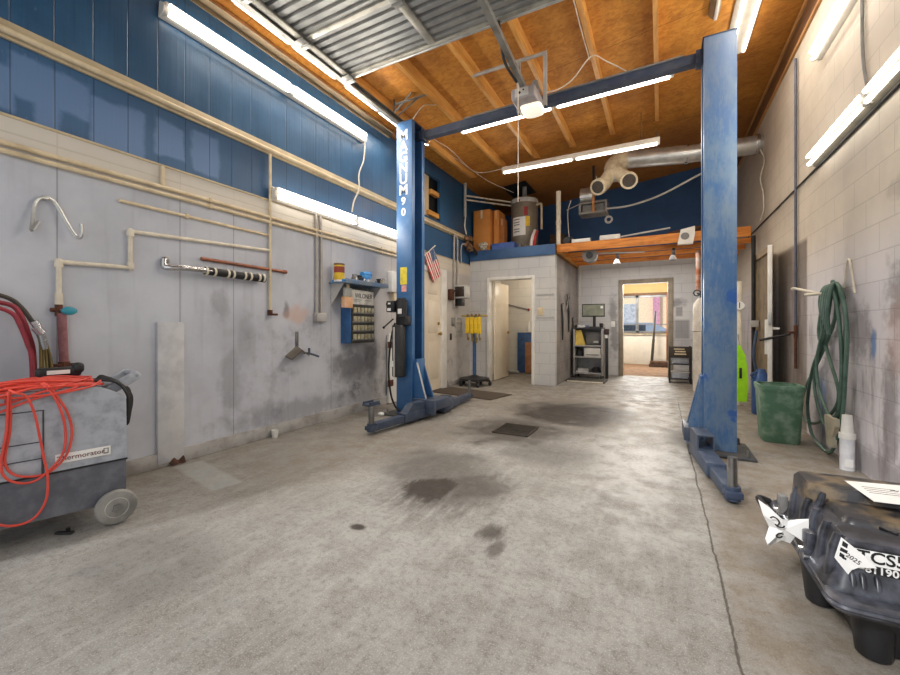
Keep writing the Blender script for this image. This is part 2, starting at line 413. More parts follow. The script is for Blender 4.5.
m_galvp = M('galvanised_dull', (150, 150, 146), .5, .5, c2=(120, 118, 114), scale=5)
m_chrome = M('chrome', (210, 210, 212), .2, 1.0)
m_brass = M('brass', (176, 140, 70), .35, .9)
m_rust = M('rust', (104, 62, 44), .8, .2, c2=(72, 44, 34), scale=20)
m_copper = M('copper_rod', (160, 102, 76), .45, .5, c2=(130, 90, 76), scale=20)
m_beige = M('beige_pipe', (222, 204, 170), .45, c2=(200, 180, 146), scale=10)
m_cream = M('cream_pipe', (226, 216, 196), .5, c2=(206, 196, 178), scale=8)
m_grconduit = M('grey_conduit', (176, 170, 164), .5, c2=(160, 152, 146), scale=8)
def worn_blue():
    g = G('lift_blue', .42); v, x, y, z = g.pos(); a = g.noise(g.comb(g.m('MULTIPLY', x, 5), g.m('MULTIPLY', y, 5), g.m('MULTIPLY', z, 2.2)), 1.0, 6, .7); b = g.noise(v, 4.5, 4, .55); c = g.noise(g.comb(g.m('MULTIPLY', x, 40), y, g.m('MULTIPLY', z, 6)), 1.0, 4, .7)
    col = g.mix(g.ramp(a, .38, .62), (70, 112, 164), (112, 138, 166))
    col = g.mix(g.m('MULTIPLY', g.ramp(c, .5, .7), .4), col, (138, 148, 156))
    col = g.mix(g.m('MULTIPLY', g.ramp(b, .6, .66), g.ramp(z, 2.6, 1.6, .1, .8)), col, (34, 92, 176))
    col = g.mix(g.m('MULTIPLY', g.ramp(z, 2.4, 3.6), .45), col, (108, 122, 146))
    return g.out(col, c, .06, .003)
m_bluew = worn_blue()
m_bluel = M('lift_blue_left', (52, 98, 148), .42, c2=(76, 118, 166), scale=3, lo=.35, hi=.7)
m_bluedk = M('lift_blue_arm', (54, 66, 88), .45, c2=(70, 80, 96), scale=8)
m_cable = M('white_cable', (224, 214, 196), .5)
m_paper = M('white_paper', (238, 236, 232), .7, c2=(228, 226, 222))
m_ink = M('black_ink', (24, 24, 26), .7)
m_red = M('red_paint', (170, 40, 36), .45)
m_cardb = M('cardboard', (206, 136, 66), .75, c2=(188, 120, 56), scale=3)
m_yellow = M('yellow_paint', (232, 196, 40), .5, c2=(210, 170, 36))
m_greylt = M('light_grey_paint', (190, 188, 184), .5, c2=(170, 168, 164))
m_greymd = M('mid_grey_paint', (128, 126, 124), .5)
m_glass = None
def glass():
    g = G('window_glass', .02); g.b.inputs['Transmission Weight'].default_value = 1; g.b.inputs['IOR'].default_value = 1.02
    return g.out((250, 252, 252))
m_glass = glass()

# ================================================================== SETTING
struct('floor', MB().bb(-3.62, 1.5, -1.2, 9.95, -.12, 0), m_floor)
# left wall: grey sheet panels below, blue grooved siding above, with a torn hole showing studs
struct('wall_left', MB().bb(-3.62, WL, -.6, 9.95, 0, 2.37), m_lg)
b = MB()
for y0, y1, z0, z1 in ((-.6, 5.70, 2.37, 4.05), (6.29, 9.95, 2.37, 4.05), (5.70, 6.29, 2.37, 2.99), (5.70, 6.29, 3.72, 4.05)): b.bb(-3.56, -3.50, y0, y1, z0, z1)
struct('wall_left', b, m_lb)
struct('wall_left', MB().bb(-3.66, -3.63, 5.5, 6.5, 2.8, 3.9), m_dark)
struct('trim_1', MB().bb(-3.628, -3.562, 5.83, 5.99, 2.95, 3.75), wood_mat('stud_pale', (216, 196, 160), (196, 172, 134), 2))
struct('trim_1', MB().bb(-3.58, -3.51, 5.99, 6.27, 3.42, 3.50), m_joist)
struct('trim_1', MB().bb(-3.58, -3.51, 5.92, 6.27, 3.04, 3.12), m_joist)
struct('trim_2', MB().bb(-3.50, -3.462, -.6, 9.8, 2.362, 2.38, .004), m_trimtan)
struct('baseboard_left', MB().bb(WL, WL + .022, -.6, 5.12, 0, .115, .006).bb(WL, WL + .022, 6.5, 7.5, 0, .115, .006), m_basebd)
struct('wall_right', MB().bb(WR, WR + .14, -.6, 9.95, 0, 4.62), m_rb)
# ceiling: sloped boarding with joists
def slope_box(b, x0, x1, y0, y1, dz0, dz1):
    """box hanging from the sloped roof between dz0 and dz1 relative to the boarding"""
    a = [(x0, ceil_z(x0) + dz0), (x1, ceil_z(x1) + dz0), (x1, ceil_z(x1) + dz1), (x0, ceil_z(x0) + dz1)]
    return b.rings([[Vector((x, y0, z)) for x, z in a], [Vector((x, y1, z)) for x, z in a]])
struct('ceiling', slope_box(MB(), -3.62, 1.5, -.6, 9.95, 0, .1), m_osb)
for i, x in enumerate((-3.1, -2.5, -1.91, -1.29, -.67, -.04)):
    b = MB(); zc = ceil_z(x) + .01
    prof = [(-.6, -.155), (6.75, -.155), (7.05, -.03), (7.05, 0)]
    rs = []
    for y, dz in prof[:3]: rs.append([Vector((x - .024, y, zc)), Vector((x + .024, y, zc)), Vector((x + .024, y, zc + dz)), Vector((x - .024, y, zc + dz))])
    struct('trim_3', b.rings(rs), m_joist)
struct('trim_3', MB().bb(1.32, WR, -.6, 9.8, 4.42, 4.47), wood_mat('ledger_tan', (200, 150, 92), (180, 128, 72), 1))
struct('trim_3', MB().bb(1.338, WR, -.6, 9.8, 4.20, 4.42), wood_mat('ledger_dark', (120, 84, 52), (94, 64, 40), 1))
struct('trim_3', MB().bb(1.325, WR, -.6, 9.8, 4.17, 4.20), bpy.data.materials['ledger_tan'])
struct('trim_3', MB().bb(-3.50, -3.44, -.6, 5.2, 3.88, 3.95), wood_mat('ledger_brown', (150, 104, 60), (120, 84, 50), 1))
struct('ceiling', slope_box(MB(), -2.92, -2.42, 7.9, 8.7, -.012, -.002), m_dark)
# restroom block wall with its doorway, loft above
b = MB()
b.bb(WL, -3.04, 7.5, 7.64, 0, 2.45).bb(-2.16, -1.73, 7.5, 7.64, 0, 2.45).bb(-3.04, -2.16, 7.5, 7.64, 2.04, 2.45)
struct('wall_restroom', b, m_bb)
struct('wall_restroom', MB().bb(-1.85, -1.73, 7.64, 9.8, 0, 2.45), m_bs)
struct('wall_restroom', MB().bb(WL, -1.85, 9.3, 9.42, 0, 2.45), m_bathw)
struct('wall_restroom', MB().bb(-1.865, -1.85, 7.64, 9.3, 0, 2.45), m_bathx)
struct('wall_restroom', MB().bb(WL, WL + .012, 7.64, 9.3, 0, 2.45), m_bathx)
struct('trim_4', MB().bb(WL, -1.72, 7.47, 7.52, 2.45, 2.65, .006), m_fascia)
struct('floor_loft', MB().bb(WL, -1.73, 7.52, 9.8, 2.45, 2.63), M('loft_deck', (120, 84, 50), .8))
b = MB()
for x0, x1, z0, z1 in ((-3.09, -3.03, 0, 2.09), (-2.17, -2.11, 0, 2.09), (-3.03, -2.17, 2.03, 2.09)): b.bb(x0, x1, 7.47, 7.66, z0, z1, .005)
d1 = struct('door_2', b, m_white)
lf = struct('door_leaf', MB().bb(-3.02, -2.98, 7.66, 8.47, .015, 2.02, .004), m_door, d1)
struct('door_handle', MB().sph((-2.955, 8.4, .98), .028).cyl((-2.98, 8.4, .98), (-2.955, 8.4, .98), .012), m_brass, lf)
# rear wall with the office doorway
b = MB()
b.bb(-3.6, -.76, 9.8, 9.94, 0, 2.62).bb(.17, 1.5, 9.8, 9.94, 0, 2.62).bb(-.76, .17, 9.8, 9.94, 2.09, 2.62)
struct('wall_back', b, m_rear)
struct('wall_back', MB().bb(-3.6, 1.5, 9.8, 9.94, 2.62, 4.6), m_navy)
b = MB()
for x0, x1, z0, z1 in ((-.83, -.74, 0, 2.16), (.15, .25, 0, 2.16), (-.74, .15, 2.07, 2.16)): b.bb(x0, x1, 9.77, 9.95, z0, z1, .006)
struct('trim_5', b, M('grey_brown_frame', (150, 138, 120), .5, c2=(130, 118, 100)))
# storage loft joists right of the restroom
for i, y in enumerate((7.62, 8.22, 8.82, 9.45)):
    struct('trim_6', MB().bb(-1.72, 1.24 if i == 0 else WR - .002, y - .022, y + .022, 2.50, 2.655 if i == 0 else 2.585, .004), m_joistx)
struct('trim_6', MB().bb(-1.728, -1.69, 7.66, 9.78, 2.505, 2.65), m_joist)
# office beyond the doorway
m_of = M('office_wall', (236, 208, 150), .6, c2=(226, 196, 138), scale=2)
struct('floor_office', MB().bb(-3.4, 3.4, 9.95, 13.6, -.12, .0), M('brown_carpet', (142, 112, 88), .95, c2=(112, 88, 68), scale=7, bump=.2))
struct('ceiling_office', MB().bb(-3.4, 3.4, 9.95, 13.6, 2.42, 2.5), M('office_ceiling', (244, 232, 204), .7))
struct('wall_office_left', MB().bb(-3.4, -3.3, 9.95, 13.6, 0, 2.42), m_of)
struct('wall_office_right', MB().bb(3.3, 3.4, 9.95, 13.6, 0, 2.42), m_of)
b = MB(); b.bb(-3.3, 3.3, 13.5, 13.6, 0, .93).bb(-3.3, 3.3, 13.5, 13.6, 2.06, 2.42).bb(-3.3, -1.5, 13.5, 13.6, .93, 2.06).bb(1.2, 3.3, 13.5, 13.6, .93, 2.06)
struct('wall_office_back', b, m_of)
m_win = M('window_alu', (146, 150, 160), .4, .3)
b = MB(); b.bb(-1.5, 1.2, 13.47, 13.56, .92, .98).bb(-1.5, 1.2, 13.47, 13.56, 2.0, 2.06).bb(-1.5, -1.45, 13.47, 13.56, .93, 2.06).bb(1.15, 1.2, 13.47, 13.56, .93, 2.06).bb(-.66, -.58, 13.47, 13.56, .93, 2.06).bb(-1.5, 1.2, 13.49, 13.54, 1.16, 1.19)
wn = struct('window_1', b, m_win)
struct('window_pane', MB().bb(-1.45, 1.15, 13.515, 13.521, .98, 2.0), m_glass, wn)
struct('trim_7', MB().bb(.17, .32, 13.40, 13.47, .16, 2.1), wood_mat('orange_jamb', (196, 120, 60), (170, 98, 44), 2))
struct('trim_7', MB().bb(-1.4, .3, 13.42, 13.47, 2.06, 2.13), wood_mat('brown_lintel', (130, 96, 70), (110, 80, 58), 0))

# left wall side door
b = MB(); b.bb(WL, WL + .035, 5.15, 5.25, 0, 2.13, .004).bb(WL, WL + .035, 6.22, 6.42, 0, 2.13, .004).bb(WL, WL + .035, 5.25, 6.22, 2.04, 2.13, .004)
d = struct('door_1', b, m_white)
b = MB().bb(WL, WL + .014, 5.25, 6.22, .012, 2.04)
for y0, y1 in ((5.36, 5.68), (5.79, 6.11)):
    for z0, z1 in ((.2, .85), (1.0, 1.55), (1.66, 1.9)): b.bb(WL + .008, WL + .02, y0, y1, z0, z1, .008)
lf = struct('door_leaf', b, m_door, d)
struct('door_handle', MB().cyl((WL + .014, 6.14, .98), (WL + .05, 6.14, .98), .012).sph((WL + .06, 6.14, .98), .03), m_brass, lf)
struct('deadbolt', MB().cyl((WL + .014, 6.14, 1.16), (WL + .03, 6.14, 1.16), .026), m_brass, lf)
struct('threshold', MB().bb(WL, WL + .05, 5.25, 6.22, 0, .014), m_dark, d)
# right wall recessed opening and its white door, seen on edge
b = MB(); b.bb(1.30, WR, 6.78, 6.86, 0, 2.2).bb(1.30, WR, 7.72, 7.80, 0, 2.2).bb(1.30, WR, 6.86, 7.72, 2.12, 2.2)
d = struct('door_3', b, M('tan_frame', (168, 146, 116), .5, c2=(150, 130, 100)))
struct('door_opening', MB().bb(1.335, 1.349, 6.86, 7.72, 0, 2.12), M('shadow_brown', (150, 132, 106), .7), d)
dm = frame((1.165, 6.02, 0), (.165, .82, 0), (-.82, .165, 0))
lb = MB().box((.41, 0, 1.055), (.82, .045, 2.06), bev=.004); lb.tf(dm)
lf = struct('door_leaf', lb, m_white, d)
b = MB(); b.box((-.012, 0, 1.2), (.016, .03, .16), bev=.003); b.tf(dm)
struct('latch_plate', b, m_galv, lf)
b = MB(); b.box((.03, .035, .98), (.05, .03, .42), bev=.008).cyl((.04, 0, 1.08), (.04, -.09, 1.08), .016); b.tf(dm)
struct('exit_device', b, m_white, lf)
b = MB(); b.cyl((-.01, .10, .94), (.02, -.30, 1.05), .014); b.tf(dm)
struct('push_bar', b, m_black, lf)

# ================================================================== PIPES AND FITTINGS ON THE LEFT WALL
t = thing('rail_pipe', 'long beige pipe and backing board running across the blue siding', 'pipe', (-3.47, 3.5, 2.83))
part('backing_board', MB().bb(-3.499, -3.475, -.5, 7.45, 2.835, 2.945, .004), m_trimtan, t)
part('pipe', MB().cyl((-3.457, -.5, 2.872), (-3.457, 7.45, 2.872), .02, seg=14), m_beige, t)
for z, lab in ((2.195, 'upper of the two long beige conduits along the top of the grey panels'), (2.145, 'lower of the two long beige conduits along the top of the grey panels')):
    b = MB().cyl((-3.45, -.5, z), (-3.45, 5.05, z), .016, seg=12)
    t = thing('conduit', lab, 'conduit', (-3.46, 2.3, z), 'long beige conduits on the left wall')
    part('pipe', b, m_beige, t)
    for y in (2.1, 3.3, 4.5): part('strap', MB().bb(-3.469, -3.43, y - .012, y + .012, z - .02, z + .02, .004), m_beige, t)
t = thing('drop_pipe', 'vertical beige pipe dropping from the rail pipe to the middle of the grey wall', 'pipe', (-3.45, 2.70, 1.25))
part('pipe', MB().cyl((-3.445, 2.70, 1.25), (-3.445, 2.70, 2.83), .0135, seg=12), m_beige, t)
part('end_fitting', MB().cyl((-3.445, 2.70, 1.215), (-3.445, 2.70, 1.27), .024, seg=10).bb(-3.43, -3.39, 2.68, 2.75, 1.215, 1.235, .004), m_rust, t)
single('stub_pipe', MB().cyl((-3.453, 1.73, 2.21), (-3.453, 1.73, 2.36), .014, seg=10), m_beige, 'short vertical beige stub pipe between wall ledge and conduits', 'pipe')
t = thing('thin_pipe', 'upper thin beige pipe running level to the vertical drop pipe', 'pipe', (-3.45, 1.445, 2.0))
part('pipe', MB().cyl((-3.455, 1.445, 2.013), (-3.455, 2.68, 2.013), .013, seg=10), m_beige, t)
part('strap', MB().bb(-3.47, -3.44, 1.9, 1.925, 1.992, 2.034, .004), m_beige, t)
t = thing('air_line', 'cream stepped plastic air line with teal valve and reddish lower pipe', 'pipe', (-3.44, 1.115, .84))
xx = -3.445
P = [(xx, 1.115, 1.29), (xx, 1.115, 1.522), (xx, 1.51, 1.536), (xx, 1.51, 1.803), (xx, 2.685, 1.86)]
b = MB()
for a, c in zip(P, P[1:]): b.cyl(a, c, .0148, seg=12)
part('pipe', b, m_cream, t)
for p in P[1:4]: part('elbow', MB().sph(p, .0235, seg=12).cyl((p[0], p[1], p[2] - .035), p, .0225, seg=12) if p is not P[2] else MB().sph(p, .0235, seg=12).cyl(p, (p[0], p[1], p[2] + .035), .0225, seg=12), m_cream, t)
part('sleeve', MB().cyl((xx, 1.115, 1.245), (xx, 1.115, 1.32), .021, seg=12), m_cream, t)
v = part('valve', MB().cyl((xx, 1.115, 1.17), (xx, 1.115, 1.25), .02, seg=12).cyl((xx - .01, 1.115, 1.21), (xx + .045, 1.115, 1.21), .012, seg=10).cyl((xx, 1.075, 1.21), (xx, 1.155, 1.21), .013), m_rust, t)
part('valve_handle', MB().sph((xx + .05, 1.15, 1.205), .03, (.4, 1.3, .9)).bb(xx + .04, xx + .056, 1.11, 1.19, 1.193, 1.216, .004), M('teal_plastic', (50, 150, 170), .4), v)
part('lower_pipe', MB().tube([(xx + .01, 1.125, 1.19), (xx + .012, 1.13, 1.05), (xx + .012, 1.137, .86)], .024, 12), M('red_pipe', (150, 100, 104), .6, c2=(120, 72, 74), scale=14), t)
part('lower_fitting', MB().cyl((xx + .012, 1.137, .83), (xx + .012, 1.137, .875), .03, seg=10).bb(xx - .01, xx + .035, 1.08, 1.22, .845, .862, .004), m_rust, t)
single('copper_rod', MB().cyl((-3.452, 2.027, 1.682), (-3.452, 2.887, 1.672), .0155, seg=12).cyl((-3.452, 2.86, 1.672), (-3.452, 2.9, 1.672), .02, seg=12), m_copper, 'rust coloured copper rod lying level above the black sleeved bar', 'rod')
t = thing('torsion_bar', 'curved silver bar with black taped sleeve hung below the copper rod', 'bar', (-3.42, 2.2, 1.53))
part('bent_tube', MB().tube([(-3.44, 1.735, 1.63), (-3.43, 1.73, 1.575), (-3.40, 1.76, 1.565), (-3.37, 1.86, 1.572), (-3.38, 1.97, 1.574), (-3.40, 2.6, 1.565)], .024, 12), m_chrome, t)
part('wall_clip', MB().bb(-3.469, -3.42, 1.73, 1.765, 1.60, 1.65, .004), m_steel, t)
part('sleeve', MB().cyl((-3.393, 2.02, 1.575), (-3.40, 2.6, 1.565), .034, seg=14), m_rubber, t)
for y in (2.03, 2.10, 2.22, 2.27, 2.38, 2.44, 2.53, 2.58):
    part('clamp', MB().cyl((-3.396, y - .009, 1.572), (-3.396, y + .009, 1.572), .039, seg=14), m_cream, t)
b = MB().tube([(-3.40, 1.005, 1.752), (-3.38, .972, 1.69), (-3.40, .978, 1.725), (-3.44, 1.0, 1.85), (-3.445, 1.02, 1.90), (-3.445, 1.05, 1.918), (-3.445, 1.09, 1.905), (-3.44, 1.115, 1.86), (-3.41, 1.155, 1.75), (-3.39, 1.185, 1.69), (-3.36, 1.20, 1.70), (-3.36, 1.20, 1.775)], .011, 10)
t = thing('hanging_hook', 'bent silver double ended hook fixed high on the grey wall', 'hook', (-3.44, 1.08, 1.68)); part('bent_rod', b, m_galv, t)
part('wall_staple', MB().bb(-3.469, -3.435, 1.035, 1.065, 1.905, 1.93, .003), m_galv, t)
single('upright_board', MB().bb(WL, WL + .03, 1.69, 1.885, .03, 1.14, .004), M('pale_board', (206, 206, 208), .6, c2=(184, 184, 188), scale=5), 'pale grey upright board fixed to the wall at the far end of the scrubber', 'board')
single('rust_stain_rag', MB().grid(lambda u, v: Vector((WL + .03 + .035 * v + .006 * math.sin(9 * u), 1.77 + .11 * u, .006 + .05 * (1 - v) * (.3 + .7 * abs(math.sin(5 * u))))), 12, 5), M('rusty_debris', (92, 58, 44), .9, c2=(58, 40, 34), scale=30), 'rusty debris collected at the foot of the pale wall board', 'debris', kind='stuff')
for y, lab in ((3.315, 'left of the two grey vertical conduits rising from the wall junction box'), (3.385, 'right of the two grey vertical conduits rising from the wall junction box')):
    single('conduit', MB().tube([(-3.45, y, 1.24), (-3.45, y, 2.0), (-3.45, y - .01, 2.3), (-3.45, y - .03, 2.5)], .016, 10), m_grconduit, lab, 'conduit', 'vertical grey conduits')
t = thing('junction_box', 'small grey junction box under the two vertical conduits', 'electrical box', (WL, 3.36, 1.16)); part('box', MB().bb(WL, WL + .055, 3.285, 3.44, 1.16, 1.262, .008), m_grconduit, t)
part('cover_plate', MB().bb(WL + .055, WL + .059, 3.29, 3.435, 1.165, 1.257, .004), m_greylt, t)
t = thing('tool_bracket', 'brown metal tray bracket with a tall strap screwed low on the grey wall', 'bracket', (-3.42, 3.08, .76))
part('strap', MB().bb(-3.468, -3.455, 3.03, 3.065, .86, 1.05, .004), m_steel, t)
part('tray', MB().rings([[Vector((-3.465, 2.90 + .1 * 0, .80)), Vector((-3.465, 3.05, .90)), Vector((-3.465, 3.15, .83)), Vector((-3.465, 3.15, .815)), Vector((-3.465, 3.05, .885)), Vector((-3.465, 2.90, .785))],
                         [Vector((-3.32, 2.86, .775)), Vector((-3.32, 2.99, .86)), Vector((-3.32, 3.09, .80)), Vector((-3.32, 3.09, .785)), Vector((-3.32, 2.99, .845)), Vector((-3.32, 2.86, .76))]]), M('brown_metal', (120, 112, 100), .5, .4, c2=(96, 88, 78)), t)
part('arm', MB().tube([(-3.45, 3.13, .82), (-3.40, 3.2, .80), (-3.38, 3.28, .77)], .012, 8).cyl((-3.40, 3.16, .80), (-3.40, 3.16, .87), .012), m_bluedk, t)
single('drinks_cup', MB().lathe([(.0, 0), (.026, 0), (.034, .075), (.031, .075), (.024, .006), (0, .006)], (-3.40, 2.72, .0)), m_white, 'small white cup standing on the floor against the left baseboard', 'cup')
single('paper_wad', MB().sph((-3.05, 3.98, .026), .035, (1.3, .9, .7), 10), m_paper, 'small white crumpled wad on the floor near left lift arm', 'paper')

# parts shelf and bin cabinet
t = thing('shelf', 'narrow blue wall shelf holding a can and small hardware', 'shelf', (WL, 4.1, 1.6))
part('board', MB().bb(WL, WL + .27, 3.56, 4.62, 1.615, 1.63, .003), M('shelf_blue', (96, 130, 168), .4, .2, c2=(130, 140, 150)), t)
part('front_lip', MB().bb(WL + .262, WL + .27, 3.56, 4.62, 1.63, 1.665, .002), M('shelf_blue', (96, 130, 168)), t)
for y in (3.62, 4.52): part('bracket', MB().prism([(0, 0), (.2, 0), (0, -.26)], .012, frame((WL, y, 1.615), (1, 0, 0), (0, 0, 1))), m_greylt, t)
SX = WL + .13
t = thing('coffee_can', 'yellow and red can standing at the left end of blue wall shelf', 'can', (SX, 3.72, 1.63))
part('body', MB().cyl((SX, 3.72, 1.63), (SX, 3.72, 1.86), .072), m_yellow, t)
part('band', MB().cyl((SX, 3.72, 1.755), (SX, 3.72, 1.84), .0735), M('can_red', (150, 60, 44), .5), t)
part('lid', MB().cyl((SX, 3.72, 1.86), (SX, 3.72, 1.885), .075), M('can_lid', (110, 84, 62), .5), t)
part('base_ring', MB().cyl((SX, 3.72, 1.63), (SX, 3.72, 1.655), .0738), m_paper, t)
t = thing('air_tool', 'bright blue air tool on the middle of the wall shelf', 'tool', (SX, 4.22, 1.63))
m_tb = M('tool_blue', (64, 150, 214), .4, c2=(50, 120, 190))
part('body', MB().box((SX, 4.22, 1.72), (.1, .16, .09), bev=.03, seg=3).cyl((SX, 4.15, 1.76), (SX, 4.30, 1.78), .04), m_tb, t)
part('grip', MB().box((SX, 4.29, 1.675), (.06, .06, .09), bev=.018), m_tb, t)
part('nose', MB().cyl((SX + .01, 4.12, 1.72), (SX + .01, 4.05, 1.72), .025, .014), m_steel, t)
k = 0
hw = [(3.58, .03, m_tb, 'light blue strip lying at the left end of the wall shelf', 'strip', 'parts_strip'), (3.86, .045, m_steel, 'dull steel socket on the wall shelf beside the can', 'socket', 'socket'), (3.93, .055, m_black, 'black fitting behind the sockets on the wall shelf', 'fitting', 'hose_fitting'),
      (4.0, .04, m_chrome, 'chrome coupling left of the blue air tool', 'coupling', 'coupling'), (4.36, .05, m_chrome, 'chrome valve right of the blue air tool', 'valve', 'valve'), (4.45, .04, m_black, 'black fitting at the right part of the wall shelf', 'fitting', 'hose_fitting'), (4.55, .032, m_beige, 'beige fitting at the far right end of the wall shelf', 'fitting', 'hose_fitting')]
for y, r, m, lab, cat, nm in hw:
    if nm == 'parts_strip': b = MB().bb(SX - .1, SX + .1, y, y + .05, 1.63, 1.66, .006)
    elif nm == 'socket': b = MB().lathe([(0, 0), (r, 0), (r, .06), (r * .7, .08), (r * .7, .11), (0, .11)], (SX + .06, y, 1.63), 12)
    elif nm == 'coupling': b = MB().cyl((SX + .07, y, 1.665), (SX - .02, y + .04, 1.665), .033, .02, 12).cyl((SX + .03, y + .02, 1.665), (SX + .03, y + .02, 1.73), .018, seg=10)
    elif nm == 'valve': b = MB().cyl((SX + .02, y - .04, 1.665), (SX + .02, y + .05, 1.665), .03, seg=12).cyl((SX + .02, y, 1.68), (SX + .02, y, 1.74), .012, seg=8).box((SX + .02, y, 1.745), (.02, .09, .014), bev=.005)
    else: b = MB().lathe([(0, 0), (r, 0), (r, .03), (r * .6, .045), (r * .6, .08), (r * .8, .085), (r * .8, .1), (0, .1)], (SX + .07, y, 1.63), 10)
    single(nm, b, m, lab, cat, 'small hardware on the wall shelf')
for i in range(9):
    y = 3.80 + .088 * i + R.uniform(-.02, .02); x = WL + R.choice((.05, .19, .21)); a = R.uniform(0, 3); h = R.uniform(.03, .07)
    b = MB().cyl((x - .03 * math.cos(a), y - .03 * math.sin(a), 1.63 + .02), (x + .03 * math.cos(a), y + .03 * math.sin(a), 1.65), .02, .014, 10).cyl((x, y, 1.645), (x, y, 1.645 + h), .013, seg=8)
    single('pipe_fitting', b, (m_chrome, m_steel, m_greylt)[i % 3], 'tiny metal fitting lying in the clutter on the wall shelf', 'fitting', 'tiny fittings on the wall shelf')
CX = WL + .15
t = thing('parts_cabinet', 'blue sided small parts drawer cabinet with white sign hung under the wall shelf', 'cabinet', (WL, 4.1, .92))
part('case', MB().bb(WL, CX, 3.88, 4.40, .92, 1.40, .004), M('cabinet_blue', (52, 100, 156), .45), t)
part('front_frame', MB().bb(CX, CX + .006, 3.90, 4.40, .92, 1.40), M('cabinet_front', (60, 58, 52), .5), t)
for r in range(4):
    part('rail', MB().bb(CX + .006, CX + .022, 3.91, 4.39, .955 + .11 * r, .968 + .11 * r), m_greymd, t)
    for c in range(6):
        y = 3.93 + c * .076
        part('bin_front', MB().bb(CX + .006, CX + .026, y, y + .058, .968 + .11 * r, 1.032 + .11 * r, .005), M('bin_tan', (196, 186, 154), .4, .2, c2=(150, 142, 116), scale=30), t)
s = part('sign', MB().bb(CX, CX + .008, 3.90, 4.38, 1.40, 1.575, .002), M('sign_grey', (222, 218, 208), .5), t)
part('lettering', text('WILONER', .085, frame((CX + .009, 4.16, 1.505), (0, 1, 0), (0, 0, 1))), m_ink, s)
part('caption', MB().bb(CX + .008, CX + .010, 3.95, 4.12, 1.455, 1.461).bb(CX + .008, CX + .010, 3.95, 4.08, 1.438, 1.443).bb(CX + .008, CX + .010, 4.18, 4.33, 1.452, 1.458), m_greymd, s)
part('top_strip', MB().bb(CX, CX + .006, 3.88, 4.25, 1.58, 1.612), m_black, t)
t = thing('hanging_carton', 'orange and white small carton hung on the left of the parts cabinet', 'carton', (CX, 3.80, 1.33))
part('box', MB().bb(CX - .02, CX + .04, 3.72, 3.86, 1.33, 1.46, .006), M('carton_orange', (222, 168, 120), .6, c2=(230, 190, 160)), t)
part('clear_bag', MB().bb(CX - .01, CX + .03, 3.73, 3.86, 1.46, 1.57, .012), M('bag_grey', (172, 172, 166), .4), t)
part('hang_strip', MB().bb(CX, CX + .02, 3.78, 3.82, 1.57, 1.614), m_beige, t)

for o in list(COL.objects):
    if o.parent: continue
    n_ = o.name.split('.')[0]; L_ = o.get('label', '')
    if n_ == 'shelf': o.location.y = 3.936; o.scale.y = .77
    elif n_ == 'parts_cabinet': o.location.y = 3.915; o.location.z -= .02; o.scale.y = .875
    elif n_ == 'hanging_carton': o.location.y -= .13
    elif n_ == 'coffee_can': o.location.y = 3.56; o.scale = (.84, .84, .84)
    elif 'wall shelf' in L_: o.location.y = 3.53 + (o.location.y - 3.56) * .77
# behind the left lift post
t = thing('plank', 'white painted plank with rusty brackets propped behind the left lift post', 'plank', (-3.42, 4.68, 0))
part('board', MB().bb(-3.45, -3.42, 4.64, 4.84, .01, 1.0, .004), m_white, t)
for z in (.25, .80): part('bracket', MB().bb(-3.42, -3.412, 4.61, 4.74, z, z + .09), m_rust, t)
t = thing('switch_box', 'white electrical switch box on wall behind the left lift post', 'electrical box', (WL, 4.62, 1.58))
part('box', MB().bb(WL, WL + .09, 4.66, 4.86, 1.60, 1.90, .01), m_white, t)
part('lower_fitting', MB().bb(WL, WL + .07, 4.74, 4.82, 1.46, 1.60, .008), m_beige, t)

# ================================================================== TWO POST LIFT
LIFT = thing('two_post_lift', 'tall blue two post car lift with white vertical lettering standing in the bay', 'car lift', (-1.15, 4.3, 0))
def post(x_in, x_out, y0, y1, h, m):
    """C channel, open side at x_in"""
    b = MB(); th = .03; s = 1 if x_out > x_in else -1; l = .035
    xs = lambda a, c: (min(a, c), max(a, c))
    a, c = xs(x_in, x_out)
    b.bb(a, c, y0, y0 + th, .02, h, .003).bb(a, c, y1 - th, y1, .02, h, .003)
    p, q = xs(x_out, x_out - s * th); b.bb(p, q, y0 + th, y1 - th, .02, h)
    p, q = xs(x_in, x_in + s * .012); b.bb(p, q, y0 + th, y0 + th + l, .02, h).bb(p, q, y1 - th - l, y1 - th, .02, h)
    return b
pL = part('post', post(-2.71, -2.94, 4.15, 4.45, 3.66, m_bluel), m_bluel, LIFT, 'left blue post with white vertical lettering')
pR = part('post', post(.345, .585, 4.18, 4.46, 3.66, m_bluew), m_bluew, LIFT, 'right scuffed blue post')
b = MB()
for i, ch in enumerate('MAGNUM90'):
    b.add(text(ch, .175 if i < 6 else .13, frame((-2.835, 4.149, 3.49 - i * .137), (1, 0, 0), (0, 0, 1)), off=.005))
part('lettering', b, M('letter_white', (236, 234, 228), .5, c2=(190, 196, 204), scale=14), pL)
part('top_cap', MB().bb(.335, .59, 4.175, 4.465, 3.66, 3.668, .002), m_bluedk, pR)
part('top_cap', MB().bb(-2.945, -2.705, 4.145, 4.455, 3.66, 3.668, .002), m_bluedk, pL)
part('caution_sticker', MB().bb(-2.882, -2.782, 4.147, 4.15, 1.63, 1.845), M('sticker_yellow', (226, 206, 50), .5, c2=(200, 184, 60), scale=30), pL)
part('red_sticker', MB().bb(-2.862, -2.79, 4.147, 4.15, 1.54, 1.62), M('sticker_pink', (226, 170, 160), .5, c2=(214, 140, 130), scale=30), pL)
